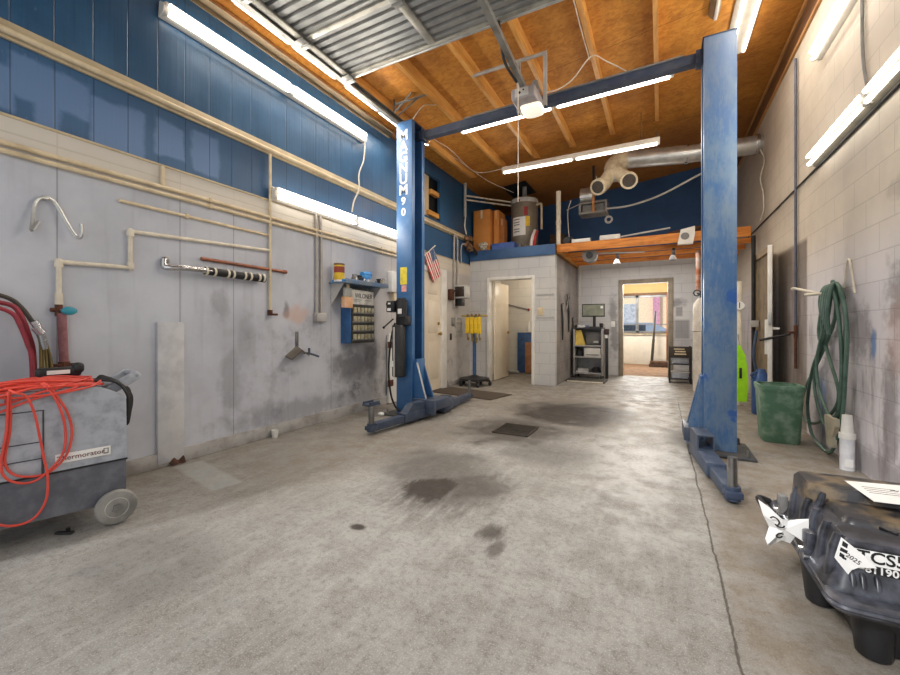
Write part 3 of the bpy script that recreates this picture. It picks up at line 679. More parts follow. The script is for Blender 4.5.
bm_ = part('overhead_beam', MB().rings([[Vector((-2.80, y, z)) for y, z in ((4.36, 3.51), (4.45, 3.51), (4.45, 3.60), (4.36, 3.60))], [Vector((.40, y, z + .05)) for y, z in ((4.36, 3.51), (4.45, 3.51), (4.45, 3.60), (4.36, 3.60))]]), m_bluedk, LIFT)
part('beam_flange', MB().rings([[Vector((-2.10, y, z)) for y, z in ((4.345, 3.605), (4.36, 3.605), (4.36, 3.62), (4.345, 3.62))], [Vector((.2, y, z + .037)) for y, z in ((4.345, 3.605), (4.36, 3.605), (4.36, 3.62), (4.345, 3.62))]]), m_greymd, bm_)
for x, z in ((-2.69, 0), (.325, .05)): part('end_bracket', MB().bb(x - .03, x + .03, 4.33, 4.46, 3.49 + z, 3.61 + z, .004), m_bluedk, bm_)
for x0, x1 in ((-3.08, -2.5), (.22, .70)): 
    bp = part('base_plate', MB().bb(x0, x1, 4.02, 4.56, 0, .02, .003), M('plate_steel', (84, 82, 80), .6, .3, c2=(64, 66, 72), scale=9), LIFT)
    for sx in (x0 + .06, x1 - .06):
        for sy in (4.07, 4.50): part('anchor_bolt', MB().cyl((sx, sy, .02), (sx, sy, .035), .018, seg=6).cyl((sx, sy, .035), (sx, sy, .075), .01, seg=8), m_steel, bp)
def plate(x, s, y, hz, w=.21):      # triangular gusset along the inner side of a post
    return MB().prism([(0, .05), (s * w, .05), (s * w, .13), (s * .03, hz), (0, hz)], .02, frame((x, y, 0), (1, 0, 0), (0, 0, 1)))
cg = part('carriage', MB().bb(-2.72, -2.66, 4.20, 4.38, .08, .70, .005).add(plate(-2.71, 1, 4.215, .66)).add(plate(-2.71, 1, 4.385, .66)), m_bluel, LIFT)
part('edge_strip', MB().cyl((-2.66, 4.19, .66), (-2.50, 4.19, .12), .012, seg=8), m_galv, cg)
cg2 = part('carriage', MB().bb(.32, .375, 4.24, 4.40, .08, .66, .005).add(plate(.36, -1, 4.245, .66, .15)).add(plate(.36, -1, 4.42, .66, .15)), m_bluew, LIFT)
part('yoke', MB().bb(-2.62, -2.36, 4.10, 4.50, .10, .22, .01).bb(-2.64, -2.34, 4.05, 4.11, .06, .24, .01), m_bluedk, cg)
part('yoke', MB().bb(.19, .33, 4.16, 4.54, .08, .20, .01), m_bluedk, cg2)
def arm(a, b_, z, m=m_bluedk, pad=.21, padr=.03, flat=.0, split=.5):
    a = Vector((*a, z)); c = Vector((*b_, z)); d = (c - a); L = d.length; f = frame(a, d, Vector((-d.y, d.x, 0)))
    b = MB(); s = L * split
    b.box((s / 2, 0, 0), (s, .125, .10), bev=.006); b.tf(f)
    o = part('arm', b, m, LIFT)
    b = MB(); b.box(((s + L) / 2 - .03, 0, -.01), (L - s, .095, .075), bev=.005); b.tf(f)
    part('arm_extension', b, m, o)
    b = MB(); b.cyl((L, 0, -.055), (L, 0, .03), .044).box((L, 0, -.015), (.105, .095, .045), bev=.008); b.tf(f); part('pad_socket', b, m, o)
    b = MB(); b.cyl((L, 0, .0), (L, 0, pad), padr); b.tf(f); part('pad_screw', b, m_steel if pad > .2 else m_rust, o)
    return o, f, L
o, f, L = arm((-2.50, 4.15), (-2.615, 3.25), .085, pad=.22)
b = MB(); b.box((L, 0, .225), (.16, .11, .02), bev=.006).box((L, .045, .24), (.13, .02, .03)).box((L, -.045, .24), (.13, .02, .03)); b.tf(f); part('lifting_pad', b, m_bluedk, o)
b = MB(); b.prism([(0, .04), (.42, .04), (.30, .14), (.0, .14)], .1, frame((0, .05, 0), (1, 0, 0), (0, 0, 1))); b.tf(f); part('arm_hinge', b, m_bluedk, o)
o, f, L = arm((-2.48, 4.45), (-2.535, 5.45), .085, pad=.21, padr=.022)
b = MB(); b.box((.1, 0, .02), (.3, .2, .16), bev=.03).box((.17, 0, .10), (.06, .14, .04)); b.tf(f); part('arm_hinge', b, m_bluedk, o)
# right arms
o, f, L = arm((.285, 4.02), (.402, 3.04), .075, pad=.21, padr=.026, split=.62)
b = MB(); b.rings([[Vector((.02, y, z)) for y, z in ((-.06, .05), (.06, .05), (.06, .17), (-.06, .17))], [Vector((.30, y, z)) for y, z in ((-.06, .05), (.06, .05), (.06, .17), (-.06, .17))]], cap=False)
b.rings([[Vector((.02, y, z)) for y, z in ((-.05, .06), (.05, .06), (.05, .16), (-.05, .16))], [Vector((.30, y, z)) for y, z in ((-.05, .06), (.05, .06), (.05, .16), (-.05, .16))]], cap=False)
for q in range(4):
    k0 = ((-.06, .05), (.06, .05), (.06, .17), (-.06, .17)); k1 = ((-.05, .06), (.05, .06), (.05, .16), (-.05, .16)); n = (q + 1) % 4
    b.bm.faces.new([b.bm.verts.new(Vector((.30, *p))) for p in (k0[q], k0[n], k1[n], k1[q])])
b.tf(f); part('open_tube', b, m_bluedk, o)
o, f, L = arm((.30, 4.45), (.46, 5.4), .075, pad=.18)
# power unit on the left post
pu = part('power_unit', MB().bb(-2.87, -2.72, 4.03, 4.15, 1.12, 1.24, .012), m_black, LIFT)
part('motor', MB().cyl((-2.795, 4.05, 1.22), (-2.795, 4.05, 1.43), .066).cyl((-2.795, 4.05, 1.43), (-2.795, 4.05, 1.45), .052), m_black, pu)
part('motor_box', MB().bb(-2.96, -2.85, 3.96, 4.08, 1.28, 1.42, .012).cyl((-2.985, 4.02, 1.38), (-2.95, 4.02, 1.38), .03), m_black, pu)
part('motor_label', MB().bb(-2.94, -2.89, 3.956, 3.96, 1.295, 1.33).bb(-2.93, -2.895, 3.956, 3.96, 1.375, 1.395).bb(-2.80, -2.75, 3.977, 3.986, 1.26, 1.32), m_paper, pu)
part('reservoir', MB().lathe([(0, 0), (.07, .0), (.082, .012), (.082, .62), (.074, .635), (0, .635)], (-2.835, 4.05, .49), 24), m_black, pu)
part('reservoir_strip', MB().bb(-2.857, -2.835, 3.958, 3.97, .50, 1.10), m_greylt, pu)
part('reservoir_label', MB().bb(-2.895, -2.85, 3.955, 3.963, .62, .69), m_paper, pu)
part('valve_handle', MB().cyl((-2.88, 4.0, 1.2), (-2.98, 3.95, 1.10), .009, seg=8).sph((-2.985, 3.948, 1.095), .017, seg=8), m_black, pu)
part('hydraulic_hose', MB().tube([(-2.87, 4.02, 1.15), (-2.93, 4.02, .95), (-2.98, 4.04, .6), (-2.985, 4.08, .3), (-2.93, 4.1, .12), (-2.84, 4.13, .03)], .012, 8), m_rubber, pu)
part('vent_pipe', MB().tube([(-2.905, 4.18, 3.55), (-2.93, 4.17, 3.2), (-2.935, 4.16, 2.6), (-2.91, 4.16, 2.2), (-2.9, 4.16, 1.9)], .009, 8), m_cable, LIFT)

# ================================================================== FLUORESCENT STRIP LIGHTS
m_tube = EM('lit_tube', (255, 246, 232), 7.0)
m_house = M('fixture_white', (226, 222, 212), .4, c2=(214, 208, 198))
m_houseg = M('fixture_metal', (150, 144, 130), .4, .3)
FG = 'fluorescent strip lights'
def fixture(c, xdir, ndir, label, length=2.44, w=.12, tubes=2, lit=True, h=.07, house=None, e_=1.0):
    x = Vector(xdir).normalized(); n = Vector(ndir).normalized(); y = n.cross(x)
    t = thing('strip_light', label, 'ceiling light' if abs(ndir[2]) > .5 else 'wall light', group=FG, mat=frame(c, x, y))
    hl = length / 2
    part('housing', MB().prism([(-w / 2, 0), (w / 2, 0), (w / 2, .02), (w * .22, h), (-w * .22, h), (-w / 2, .02)], length, frame((-hl, 0, 0), (0, 1, 0), (0, 0, 1))), house or m_house, t)
    ys = [0] if tubes == 1 else [-w * .28, w * .28]
    zt = h + .022 if tubes == 1 else h * .8 + .02
    for y_ in ys:
        for x0, x1 in ((-hl + .02, -.02), (.02, hl - .02)):
            part('tube', MB().cyl((x0 + .02, y_, zt), (x1 - .02, y_, zt), .017, seg=12), m_tube if lit else m_paper, t)
            for e in (x0, x1): part('lamp_holder', MB().box((e, y_, zt * .75), (.025, .03, zt * .65), bev=.004), m_house, t)
    if lit:
        l = bpy.data.lights.new('strip_lamp', 'AREA'); l.shape = 'RECTANGLE'; l.size = length * .95; l.size_y = .2; l.energy = LAMP_W * length / 2.44 * e_; l.color = (1, .93, .82)
        o = bpy.data.objects.new('strip_lamp', l); COL.objects.link(o)
        o.matrix_world = frame(Vector(c) + n * (h + .10), x, -y)
    return t
LAMP_W = 27
fixture((-3.49, 2.94, 3.60), (0, 1, 0), (1, 0, -.12), 'big twin tube strip light high on the blue siding at upper left')
fixture((-3.46, 3.93, 2.44), (0, 1, 0), (1, 0, 0), 'strip light on the left wall at the blue and grey paint line', w=.14)
for yc, lab in ((2.75, 'slim strip light tight under the ceiling beside the garage door track'), (4.12, 'slim strip light under the ceiling just behind the garage door track')):
    fixture((-3.22, yc, ceil_z(-3.22) - .002), (0, 1, 0), (.112, 0, -1), lab, length=1.24, w=.08, tubes=1, h=.09)
fixture((-1.05, 4.51, 3.605), (1, 0, .0156), (0, 0, -1), 'strip light fixed along the overhead lift beam', length=2.35, w=.08, tubes=1, h=.03)
t = fixture((-1.22, 6.65, 3.86), (1, 0, 0), (0, -.5, -.85), 'strip light hung across the rear of the bay above the loft', length=2.44, w=.11, tubes=1)
mi = t.matrix_world.inverted()
for x in (-2.2, -.25): part('hanger', MB().cyl((x, 6.66, 3.86), (x, 6.66, ceil_z(x) + .005), .006, seg=6).tf(mi), m_steel, t)
fixture((.80, 4.62, ceil_z(.8) - .004), (0, 1, .0), (.112, 0, -1), 'twin tube strip light on ceiling above the right lift post', w=.24)
fixture((.50, 3.78, ceil_z(.5) - .004), (0, 1, 0), (.112, 0, -1), 'metal strip light on ceiling nearest the garage door, right of lift centre', w=.1, tubes=1, house=m_houseg, lit=False)
fixture((1.345, 3.75, 3.68), (0, 1, 0), (-1, 0, -.2), 'upper strip light on the right block wall near the roof', e_=.65)
fixture((1.345, 3.85, 2.715), (0, 1, 0), (-1, 0, -.1), 'lower twin tube strip light on the right block wall', w=.13, house=m_houseg, e_=.65)
t = thing('light_bulb', 'bare bulb at the ceiling right behind the left lift post', 'light bulb', (-3.12, 5.2, 3.86))
part('socket', MB().cyl((-3.12, 5.2, 3.93), (-3.12, 5.2, 3.995), .035), m_paper, t); part('bulb', MB().sph((-3.12, 5.2, 3.895), .045), m_tube, t)

# ================================================================== GARAGE DOOR OVERHEAD
DZ = 3.745
gd = thing('garage_door', 'ribbed grey steel sectional garage door lying open under the ceiling', 'garage door', (-1.2, 1.7, DZ))
m_rib = M('door_steel', (158, 158, 156), .4, .55, c2=(132, 132, 132), scale=3); m_ribd = M('door_hinge_steel', (176, 172, 162), .45, .5)
for i in range(5):
    y1 = 3.25 - .6 * i; y0 = y1 - .598
    prof = []                                     # corrugated sheet across the door width
    n = 7
    for k in range(n):
        ya = y0 + (y1 - y0) * k / n; s_ = (y1 - y0) / n
        prof += [(ya, .0), (ya + s_ * .55, 0.0), (ya + s_ * .66, .022), (ya + s_ * .9, .022)]
    prof.append((y1, 0))
    b = MB(); ring = [(y, DZ + z) for y, z in prof] + [(y1, DZ + .05), (y0, DZ + .05)]
    b.rings([[Vector((-2.93, y, z)) for y, z in ring], [Vector((.55, y, z)) for y, z in ring]])
    sct = part('section', b, m_rib, gd)
    part('section_rail', MB().bb(-2.93, .55, y1 - .045, y1, DZ - .02, DZ + .001, .004), m_ribd, sct)
    if i == 0: part('section_rail', MB().bb(-2.93, .55, y1 - .01, y1 + .012, DZ - .03, DZ + .05, .004), m_galv, sct)
    for x in (-2.90, -1.87, -.64, .52):
        part('stile', MB().bb(x - .035, x + .035, y0 + .02, y1 - .045, DZ - .025, DZ, .004), m_ribd, sct)
    for x in (-2.90, -1.87, -.64, .52) if i else (-2.9,):
        part('hinge', MB().bb(x - .05, x + .05, y1 - .08, y1 + .05, DZ - .045, DZ - .02, .008).cyl((x - .05, y1, DZ - .045), (x + .05, y1, DZ - .045), .012, seg=8), m_galvp, gd)
t = thing('garage_door_track', 'galvanised track with hanger that carries the left edge of garage door', 'track', (-3.02, 2.2, 3.72))
part('rail', MB().bb(-3.01, -3.004, .1, 4.35, 3.71, 3.78).bb(-3.01, -2.95, .1, 4.35, 3.705, 3.71).bb(-3.01, -2.95, .1, 4.35, 3.78, 3.785).bb(-2.954, -2.95, .1, 4.35, 3.71, 3.722), m_galvp, t)
for y in (2.6, 4.2):
    part('hanger', MB().bb(-3.015, -3.01, y - .02, y + .02, 3.71, ceil_z(-3.01)), m_galvp, t)
part('brace', MB().cyl((-3.06, 4.2, 3.74), (-2.75, 4.35, 4.035), .012, seg=6).cyl((-3.06, 4.2, 3.80), (-2.75, 4.2, 4.03), .012, seg=6).bb(-3.0, -2.5, 4.19, 4.22, 3.94, 3.955), m_galvp, t)
part('rollers', MB().cyl((-3.03, 3.22, 3.745), (-2.93, 3.22, 3.745), .022, seg=10).cyl((-3.03, 2.62, 3.745), (-2.93, 2.62, 3.745), .022, seg=10), m_steel, t)
t = thing('angle_iron', 'long flat steel angle along the top of the blue siding by the track', 'angle iron', (-3.3, 2.4, 3.8))
part('angle', MB().bb(-3.38, -3.30, .1, 4.6, 3.80, 3.806).bb(-3.386, -3.38, .1, 4.6, 3.76, 3.806), M('angle_grey', (140, 124, 100), .5, .4, c2=(120, 108, 90)), t)
for y in (.8, 2.6, 4.4): part('hanger', MB().bb(-3.395, -3.386, y - .02, y + .02, 3.77, 3.87), m_galvp, t)
op = thing('garage_door_opener', 'grey garage door opener with rail and light lens hung from the ceiling', 'garage door opener', (-1.22, 4.1, 3.4))
part('motor_housing', MB().box((-1.22, 4.08, 3.46), (.25, .38, .12), bev=.025, seg=3), M('opener_grey', (158, 150, 150), .4, c2=(140, 134, 132)), op)
part('light_lens', MB().loft([(3.40, .22, .24, .05, -1.19, 4.14), (3.365, .21, .22, .06, -1.19, 4.14), (3.345, .15, .16, .06, -1.19, 4.14)]), EM('lens_glow', (255, 248, 232), .55), op)
part('face_plate', MB().bb(-1.30, -1.16, 3.884, 3.891, 3.42, 3.50, .003), m_greylt, op)
part('buttons', MB().cyl((-1.25, 3.878, 3.455), (-1.25, 3.885, 3.455), .012).cyl((-1.21, 3.878, 3.475), (-1.21, 3.885, 3.475), .008), m_ink, op)
part('rail', MB().rings([[Vector((x, y, z)) for x, z in ((-1.25, z0), (-1.20, z0), (-1.20, z0 + .05), (-1.25, z0 + .05))] for y, z0 in ((.2, 3.655), (2.7, 3.645), (4.05, 3.50))]), m_galvp, op)
part('drive_arm', MB().tube([(-1.225, 3.22, 3.72), (-1.24, 3.32, 3.66), (-1.27, 3.5, 3.55), (-1.255, 3.80, 3.52)], .014, 8), m_black, op)
part('ceiling_angle', MB().bb(-1.92, -1.06, 4.19, 4.225, 3.985, 4.0).bb(-1.92, -1.06, 4.22, 4.226, 3.985, 4.03), m_greylt, op)
for x in (-1.365, -1.075):
    part('hanger', MB().bb(x - .018, x + .018, 4.195, 4.2, 3.44, 4.0).bb(x + .013, x + .018, 4.195, 4.23, 3.44, 4.0), m_greylt, op)
part('pull_cord', MB().cyl((-1.25, 3.84, 2.35), (-1.25, 3.84, 3.54), .004, seg=6), m_cable, op)
part('bulb_socket', MB().cyl((-1.18, 4.2, 3.64), (-1.18, 4.2, 3.72), .045, .03).bb(-1.23, -1.13, 4.15, 4.25, 3.52, 3.64, .01), m_greymd, op)
# loose wires overhead
wires = [([(-1.10, 4.2, 3.58), (-.95, 4.22, 3.58), (-.80, 4.25, 3.66), (-.62, 4.28, 3.86), (-.48, 4.32, 3.79), (-.3, 4.36, 3.66)], 'white cable drooping from the opener across to the lift beam'),
         ([(-.70, 3.6, 4.1), (-.71, 4.2, 4.12), (-.70, 4.7, 4.10)], 'yellowish cable stapled down the side of a ceiling joist'),
         ([(-3.3, 4.4, 3.93), (-3.15, 5.2, 3.96), (-3.05, 6.2, 3.95), (-2.95, 7.2, 3.93), (-2.7, 8.0, 3.9)], 'long white cable running along left side of the ceiling to the heater'),
         ([(-3.2, 4.6, 3.95), (-3.0, 5.6, 3.96), (-2.95, 6.6, 3.90), (-2.5, 6.75, 3.92), (-2.38, 6.7, 3.88)], 'white cable looping over to the rear strip light'),
         ([(-3.05, 4.7, 3.98), (-2.9, 4.5, 3.90), (-2.72, 4.45, 3.98), (-2.6, 4.6, 4.03)], 'short curled white cable on ceiling by the left post')]
for pts, lab in wires: single('cable', MB().tube(pts, .006, 6), m_cable, lab, 'cable', 'loose cables under the ceiling')
single('electric_cable', MB().tube([(-3.40, 4.1, 3.55), (-3.44, 4.12, 3.3), (-3.46, 4.05, 3.1), (-3.42, 4.0, 2.95), (-3.40, 3.98, 2.85), (-3.44, 3.93, 2.7), (-3.43, 3.88, 2.55)], .009, 8), m_cable, 'white cord hanging from upper left strip light down to the lower one', 'cord')
single('electric_cable', MB().tube([(1.33, 4.05, 4.05), (1.335, 4.07, 3.5), (1.33, 4.04, 3.1), (1.335, 3.98, 2.82)], .011, 8), m_greymd, 'dark cord down right block wall to the lower strip light', 'cord')

# ================================================================== DUCT, BLOWER
t = thing('exhaust_duct', 'galvanised round duct from the right wall with two flexible tan branches', 'duct', (.4, 7.3, 3.3))
part('duct_pipe', MB().cyl((1.35, 7.46, 3.83), (.35, 7.42, 3.86), .135, seg=28).cyl((.37, 7.42, 3.86), (-.50, 7.38, 3.93), .142, seg=28), m_galv, t)
for x, z in ((1.27, 3.832), (.36, 3.86)): part('seam_band', MB().cyl((x, 7.44, z), (x + .035, 7.44, z - .002), .15, seg=28), m_chrome, t)
m_flex = M('flex_tan', (212, 198, 170), .6, c2=(188, 172, 142), scale=14, bump=.3)
part('elbow', MB().tube([(-.48, 7.38, 3.93), (-.60, 7.37, 3.92), (-.70, 7.33, 3.84), (-.70, 7.28, 3.70)], .145, 20), m_flex, t)
def branch(p, q, r):
    b = MB().tube([(-.70, 7.30, 3.76), ((p[0] - .70) / 2, (p[1] + 7.28) / 2, (p[2] + 3.70) / 2 + .03), p, q], r, 20)
    return b
for p, q in (((-.84, 7.15, 3.50), (-.90, 7.0, 3.42)), ((-.46, 7.12, 3.50), (-.44, 6.98, 3.44))):
    o = part('flex_branch', branch(p, q, .112), m_flex, t)
    d_ = (Vector(q) - Vector(p)).normalized(); b = MB(); b.cyl(Vector(q) - d_ * .06, Vector(q) + d_ * .03, .132, seg=24); part('collar', b, m_flex, o)
    part('open_end', MB().cyl(Vector(q) + d_ * .028, Vector(q) + d_ * .033, .10, seg=24), M('duct_inside', (72, 64, 58), .8), o)
part('joint_band', MB().cyl((-.77, 7.22, 3.60), (-.56, 7.22, 3.60), .07), m_galv, t)
part('hanger_wire', MB().cyl((-.05, 7.40, 3.9), (-.05, 7.40, 4.3), .007, seg=6), m_steel, t)
t = thing('blower', 'galvanised square blower housing hung behind the flexible duct branches', 'blower', (-1.1, 8.0, 3.25))
b = MB().bb(-1.39, -.88, 8.0, 8.35, 3.27, 3.31, .004).bb(-1.39, -.88, 8.0, 8.35, 3.46, 3.50, .004).bb(-1.39, -1.35, 8.0, 8.35, 3.31, 3.46).bb(-.92, -.88, 8.0, 8.35, 3.31, 3.46)
part('frame', b, m_galvp, t)
part('drum', MB().cyl((-1.37, 8.15, 3.64), (-1.12, 8.15, 3.64), .17, seg=24), m_galv, t)
part('outlet', MB().bb(-1.33, -.94, 8.06, 8.33, 3.32, 3.45), m_greymd, t)
part('bracket', MB().bb(-1.14, -1.10, 7.98, 8.0, 3.28, 3.85), M('orange_strap', (214, 140, 60), .5), t)
part('hanger', MB().bb(-1.16, -1.12, 8.14, 8.18, 3.78, 4.22), m_black, t)
t = thing('pulley', 'small grey ring pulley hanging under the blower', 'pulley', (-.86, 8.0, 3.05))
tm = frame((-.85, 8.0, 3.13), (1, 0, 0), (0, 0, 1))
part('ring', MB().tube([(-.85 + .055 * math.cos(a * PI / 6), 8.0, 3.11 + .055 * math.sin(a * PI / 6)) for a in range(12)], .02, 8, 3, True), m_greylt, t)
part('hook', MB().cyl((-.86, 8.0, 3.17), (-.88, 8.0, 3.28), .01, seg=6), m_steel, t)
single('sag_cable', MB().tube([(-.9, 8.0, 3.32), (-.5, 7.9, 3.29), (0.0, 7.75, 3.36), (.5, 7.65, 3.55), (1.0, 7.6, 3.75), (1.33, 7.5, 3.85)], .018, 8), m_greylt, 'grey cable sagging from the blower up to the right wall', 'cable')
single('sag_cable', MB().tube([(-1.7, 8.4, 3.5), (-1.3, 8.3, 3.62), (-1.1, 8.2, 3.8), (-1.08, 8.1, 4.0)], .008, 6), m_cable, 'thin white cable rising behind the blower to the ceiling', 'cable')
single('dangling_cable', MB().tube([(1.30, 7.3, 3.7), (1.33, 7.2, 3.5), (1.31, 7.35, 3.3), (1.33, 7.3, 3.1), (1.31, 7.15, 2.95), (1.33, 7.25, 2.8), (1.32, 7.4, 2.68)], .008, 8), m_cable, 'wavy white cord dangling on the right wall below duct end', 'cord')

# ================================================================== LOFT STORAGE
def carton(x0, x1, y0, y1, z0, h, label, m=m_cardb):
    t = thing('cardboard_box', label, 'box', ((x0 + x1) / 2, (y0 + y1) / 2, z0), 'cardboard boxes on the loft')
    part('box', MB().bb(x0, x1, y0, y1, z0, z0 + h, .006), m, t)
    part('tape', MB().bb(x0 + (x1 - x0) * .44, x0 + (x1 - x0) * .56, y0 - .001, y0 + .001, z0 + h * .8, z0 + h - .002).bb(x0 + (x1 - x0) * .44, x0 + (x1 - x0) * .56, y0, y1, z0 + h - .001, z0 + h + .001), m_beige, t)
    return t
carton(-3.44, -3.07, 7.60, 7.95, 2.63, .88, 'tall cardboard box at left front corner of the loft')
carton(-3.04, -2.93, 7.72, 8.1, 2.63, .87, 'narrow cardboard box directly right of the tall loft box')
carton(-2.925, -2.83, 7.78, 7.98, 2.63, .70, 'short slim cardboard box between loft boxes and water heater', M('cardboard_dark', (168, 104, 50), .75))
t = thing('parts_bin', 'shallow blue plastic bin on the loft edge before the heater', 'bin', (-2.75, 7.66, 2.63))
m_bin = M('bin_blue', (72, 104, 178), .45)
b = MB().bb(-3.02, -2.53, 7.56, 7.78, 2.63, 2.64).bb(-3.02, -2.53, 7.56, 7.57, 2.64, 2.77).bb(-3.02, -2.53, 7.77, 7.78, 2.64, 2.77).bb(-3.02, -3.01, 7.56, 7.78, 2.64, 2.77).bb(-2.54, -2.53, 7.56, 7.78, 2.64, 2.77)
part('tray', b, m_bin, t); part('rim', MB().bb(-3.03, -2.52, 7.55, 7.565, 2.755, 2.78, .004), m_bin, t)
b = MB()
for i in range(9): b.sph((-3.20 + R.uniform(-.07, .07), 7.565 + R.uniform(-.01, .02), 2.72 + R.uniform(-.04, .09)), R.uniform(.035, .06), seg=10)
single('rope_bundle', b, M('dirty_white', (216, 206, 186), .8, c2=(120, 110, 96), scale=30), 'whitish bundled clump in front of the tall loft box', 'bundle')
t = thing('water_heater', 'grey tank water heater with white label standing on the loft', 'water heater', (-2.53, 8.2, 2.63))
m_tank = M('heater_grey', (132, 122, 108), .45, .1, c2=(118, 108, 94))
part('tank', MB().lathe([(0, 0), (.27, 0), (.28, .02), (.28, 1.10), (.27, 1.14), (.1, 1.18), (0, 1.18)], (-2.53, 8.2, 2.63), 32), m_tank, t)
part('top_band', MB().lathe([(.283, 1.04), (.284, 1.1), (.283, 1.12), (.27, 1.13)], (-2.53, 8.2, 2.63), 32), m_greylt, t)
part('brand_badge', MB().cyl((-2.56, 7.91, 3.70), (-2.56, 7.922, 3.70), .025), m_red, t)
def curved(a0, a1, z0, z1, r=.2825): return MB().grid(lambda u, v: Vector((-2.53 + r * math.cos(a0 + (a1 - a0) * u), 8.2 + r * math.sin(a0 + (a1 - a0) * u), z0 + (z1 - z0) * v)), 10, 2)
lab = part('label', curved(-PI * .72, -PI * .38, 2.98, 3.36), m_paper, t)
b = MB()
for z in (3.30, 3.24, 3.19, 3.10, 3.05): b.add(curved(-PI * .68, -PI * .52, z, z + .022, .2845))
part('label_print', b, m_greymd, lab)
part('energy_tag', curved(-PI * .385, -PI * .28, 3.16, 3.36, .284), m_yellow, t)
part('red_tag', curved(-PI * .42, -PI * .33, 3.38, 3.56, .286), m_red, t)
part('flue', MB().cyl((-2.53, 8.2, 3.80), (-2.53, 8.2, 4.05), .05), m_galvp, t)
part('relief_pipe', MB().tube([(-2.28, 8.15, 3.62), (-2.16, 8.1, 3.62), (-2.14, 8.1, 3.55), (-2.14, 8.1, 3.1)], .022, 8, 2), m_beige, t)
part('control', MB().bb(-2.62, -2.50, 7.86, 7.93, 2.68, 2.80, .01), m_greymd, t)
part('drain_hose', MB().tube([(-2.42, 7.94, 2.75), (-2.38, 7.88, 2.68), (-2.34, 7.86, 2.645)], .03, 10), m_galv, t)
t = thing('rolled_flag', 'rolled red and white striped cloth leaning at heater base', 'flag', (-2.19, 7.8, 2.63))
part('roll', MB().tube([(-2.25, 7.7, 2.63), (-2.23, 7.74, 2.85), (-2.20, 7.84, 3.02)], .035, 10), M('flag_white', (226, 214, 208), .8), t)
part('red_stripe', MB().tube([(-2.18, 7.68, 2.63), (-2.17, 7.73, 2.85), (-2.15, 7.82, 3.0)], .026, 8), M('flag_red', (186, 60, 60), .8), t)
single('vent_pipe', MB().cyl((-1.71, 7.7, 2.655), (-1.71, 7.7, 3.68), .045, seg=16).cyl((-1.71, 7.7, 3.05), (-1.71, 7.7, 3.12), .052, seg=16), m_cream, 'upright cream plastic pipe standing at right edge of the loft', 'pipe')
single('wood_crate', MB().bb(-2.10, -1.80, 8.6, 9.2, 2.63, 3.08, .006).bb(-2.11, -1.79, 8.59, 8.60, 2.66, 2.70).bb(-2.11, -1.79, 8.59, 8.60, 3.0, 3.04), M('crate_brown', (70, 50, 36), .8, c2=(54, 40, 30)), 'dark brown wooden crate at the rear of the loft right of the heater', 'crate')
t = thing('siding_pipe', 'grey pipe with hose running up the blue siding left of the loft', 'pipe', (-3.44, 7.2, 2.9))
part('pipe', MB().cyl((-3.44, 7.2, 3.3), (-3.44, 7.2, 3.97), .03, seg=12), m_greylt, t)
part('cord', MB().tube([(-3.43, 7.2, 3.3), (-3.44, 7.18, 3.12), (-3.42, 7.22, 2.95)], .014, 8), m_cable, t)
for z in (3.72, 3.64): part('branch', MB().cyl((-3.43, 7.22, z), (-2.80, 8.12, z + .03), .016, seg=10), m_cable, t)
b = MB()
for i in range(14): b.box((-3.40 + R.uniform(-.04, .06), 7.28 + R.uniform(-.1, .1), 2.78 + R.uniform(-.12, .12)), (R.uniform(.05, .11), R.uniform(.04, .09), R.uniform(.05, .1)), bev=.01, mat=Euler((R.random() * 3, R.random() * 3, R.random() * 3)).to_matrix().to_4x4())
single('valve_cluster', b, M('valve_rust', (150, 110, 76), .6, .2, c2=(66, 56, 50), scale=24), 'rusty brass valve cluster on the siding beside the tall loft box', 'valve')
single('coiled_hose', MB().tube([(-3.40, 7.3, 2.75), (-3.36, 7.38, 2.66), (-3.3, 7.44, 2.57), (-3.38, 7.42, 2.7), (-3.41, 7.35, 2.84), (-3.37, 7.42, 2.72), (-3.28, 7.45, 2.60)], .016, 8), m_rubber, 'black hose drooping under the rusty valve cluster', 'hose')

# things on / under the storage joists
t = thing('old_light_fixture', 'old white light fixture lying on the storage joists', 'light fixture', (-1.0, 7.66, 2.655))
part('ballast_box', MB().bb(-1.45, -1.12, 7.60, 7.70, 2.656, 2.72, .008), m_white, t); part('end_box', MB().bb(-.96, -.62, 7.60, 7.68, 2.656, 2.74, .008), m_white, t)
part('rod', MB().cyl((-.62, 7.64, 2.69), (.15, 7.64, 2.76), .015, seg=10), m_greylt, t)
t = thing('dark_clutter', 'black motor with cord standing on storage joists by the pipe', 'motor', (-1.35, 7.9, 2.655))
part('body', MB().cyl((-1.55, 7.64, 2.72), (-1.5, 8.15, 2.72), .065).box((-1.5, 7.75, 2.74), (.1, .12, .1), bev=.02), m_black, t)
part('cord', MB().tube([(-1.52, 7.75, 2.78), (-1.54, 7.76, 3.0), (-1.55, 7.78, 3.3), (-1.50, 7.8, 3.5)], .008, 6), m_cable, t)
single('scrap_board', MB().rings([[Vector((.10, 7.62, 2.66)), Vector((.10, 8.15, 2.66)), Vector((.10, 8.15, 2.68)), Vector((.10, 7.62, 2.68))], [Vector((.75, 7.62, 2.74)), Vector((.75, 8.15, 2.74)), Vector((.75, 8.15, 2.77)), Vector((.75, 7.62, 2.77))]]), M('scrap_dark', (92, 56, 34), .8), 'dark brown board lying slanted on the storage joists near the right post', 'board')
t = thing('speaker', 'off white speaker panel with round cone hung from storage joists by the right post', 'speaker', (.35, 7.55, 2.44))
f = frame((.36, 7.56, 2.44), (1, 0, 0), (0, .16, 1))
b = MB(); b.prism([(-.11, 0), (.11, 0), (.14, .16), (.14, .29), (-.06, .25)], .05, f); part('panel', b, m_white, t)
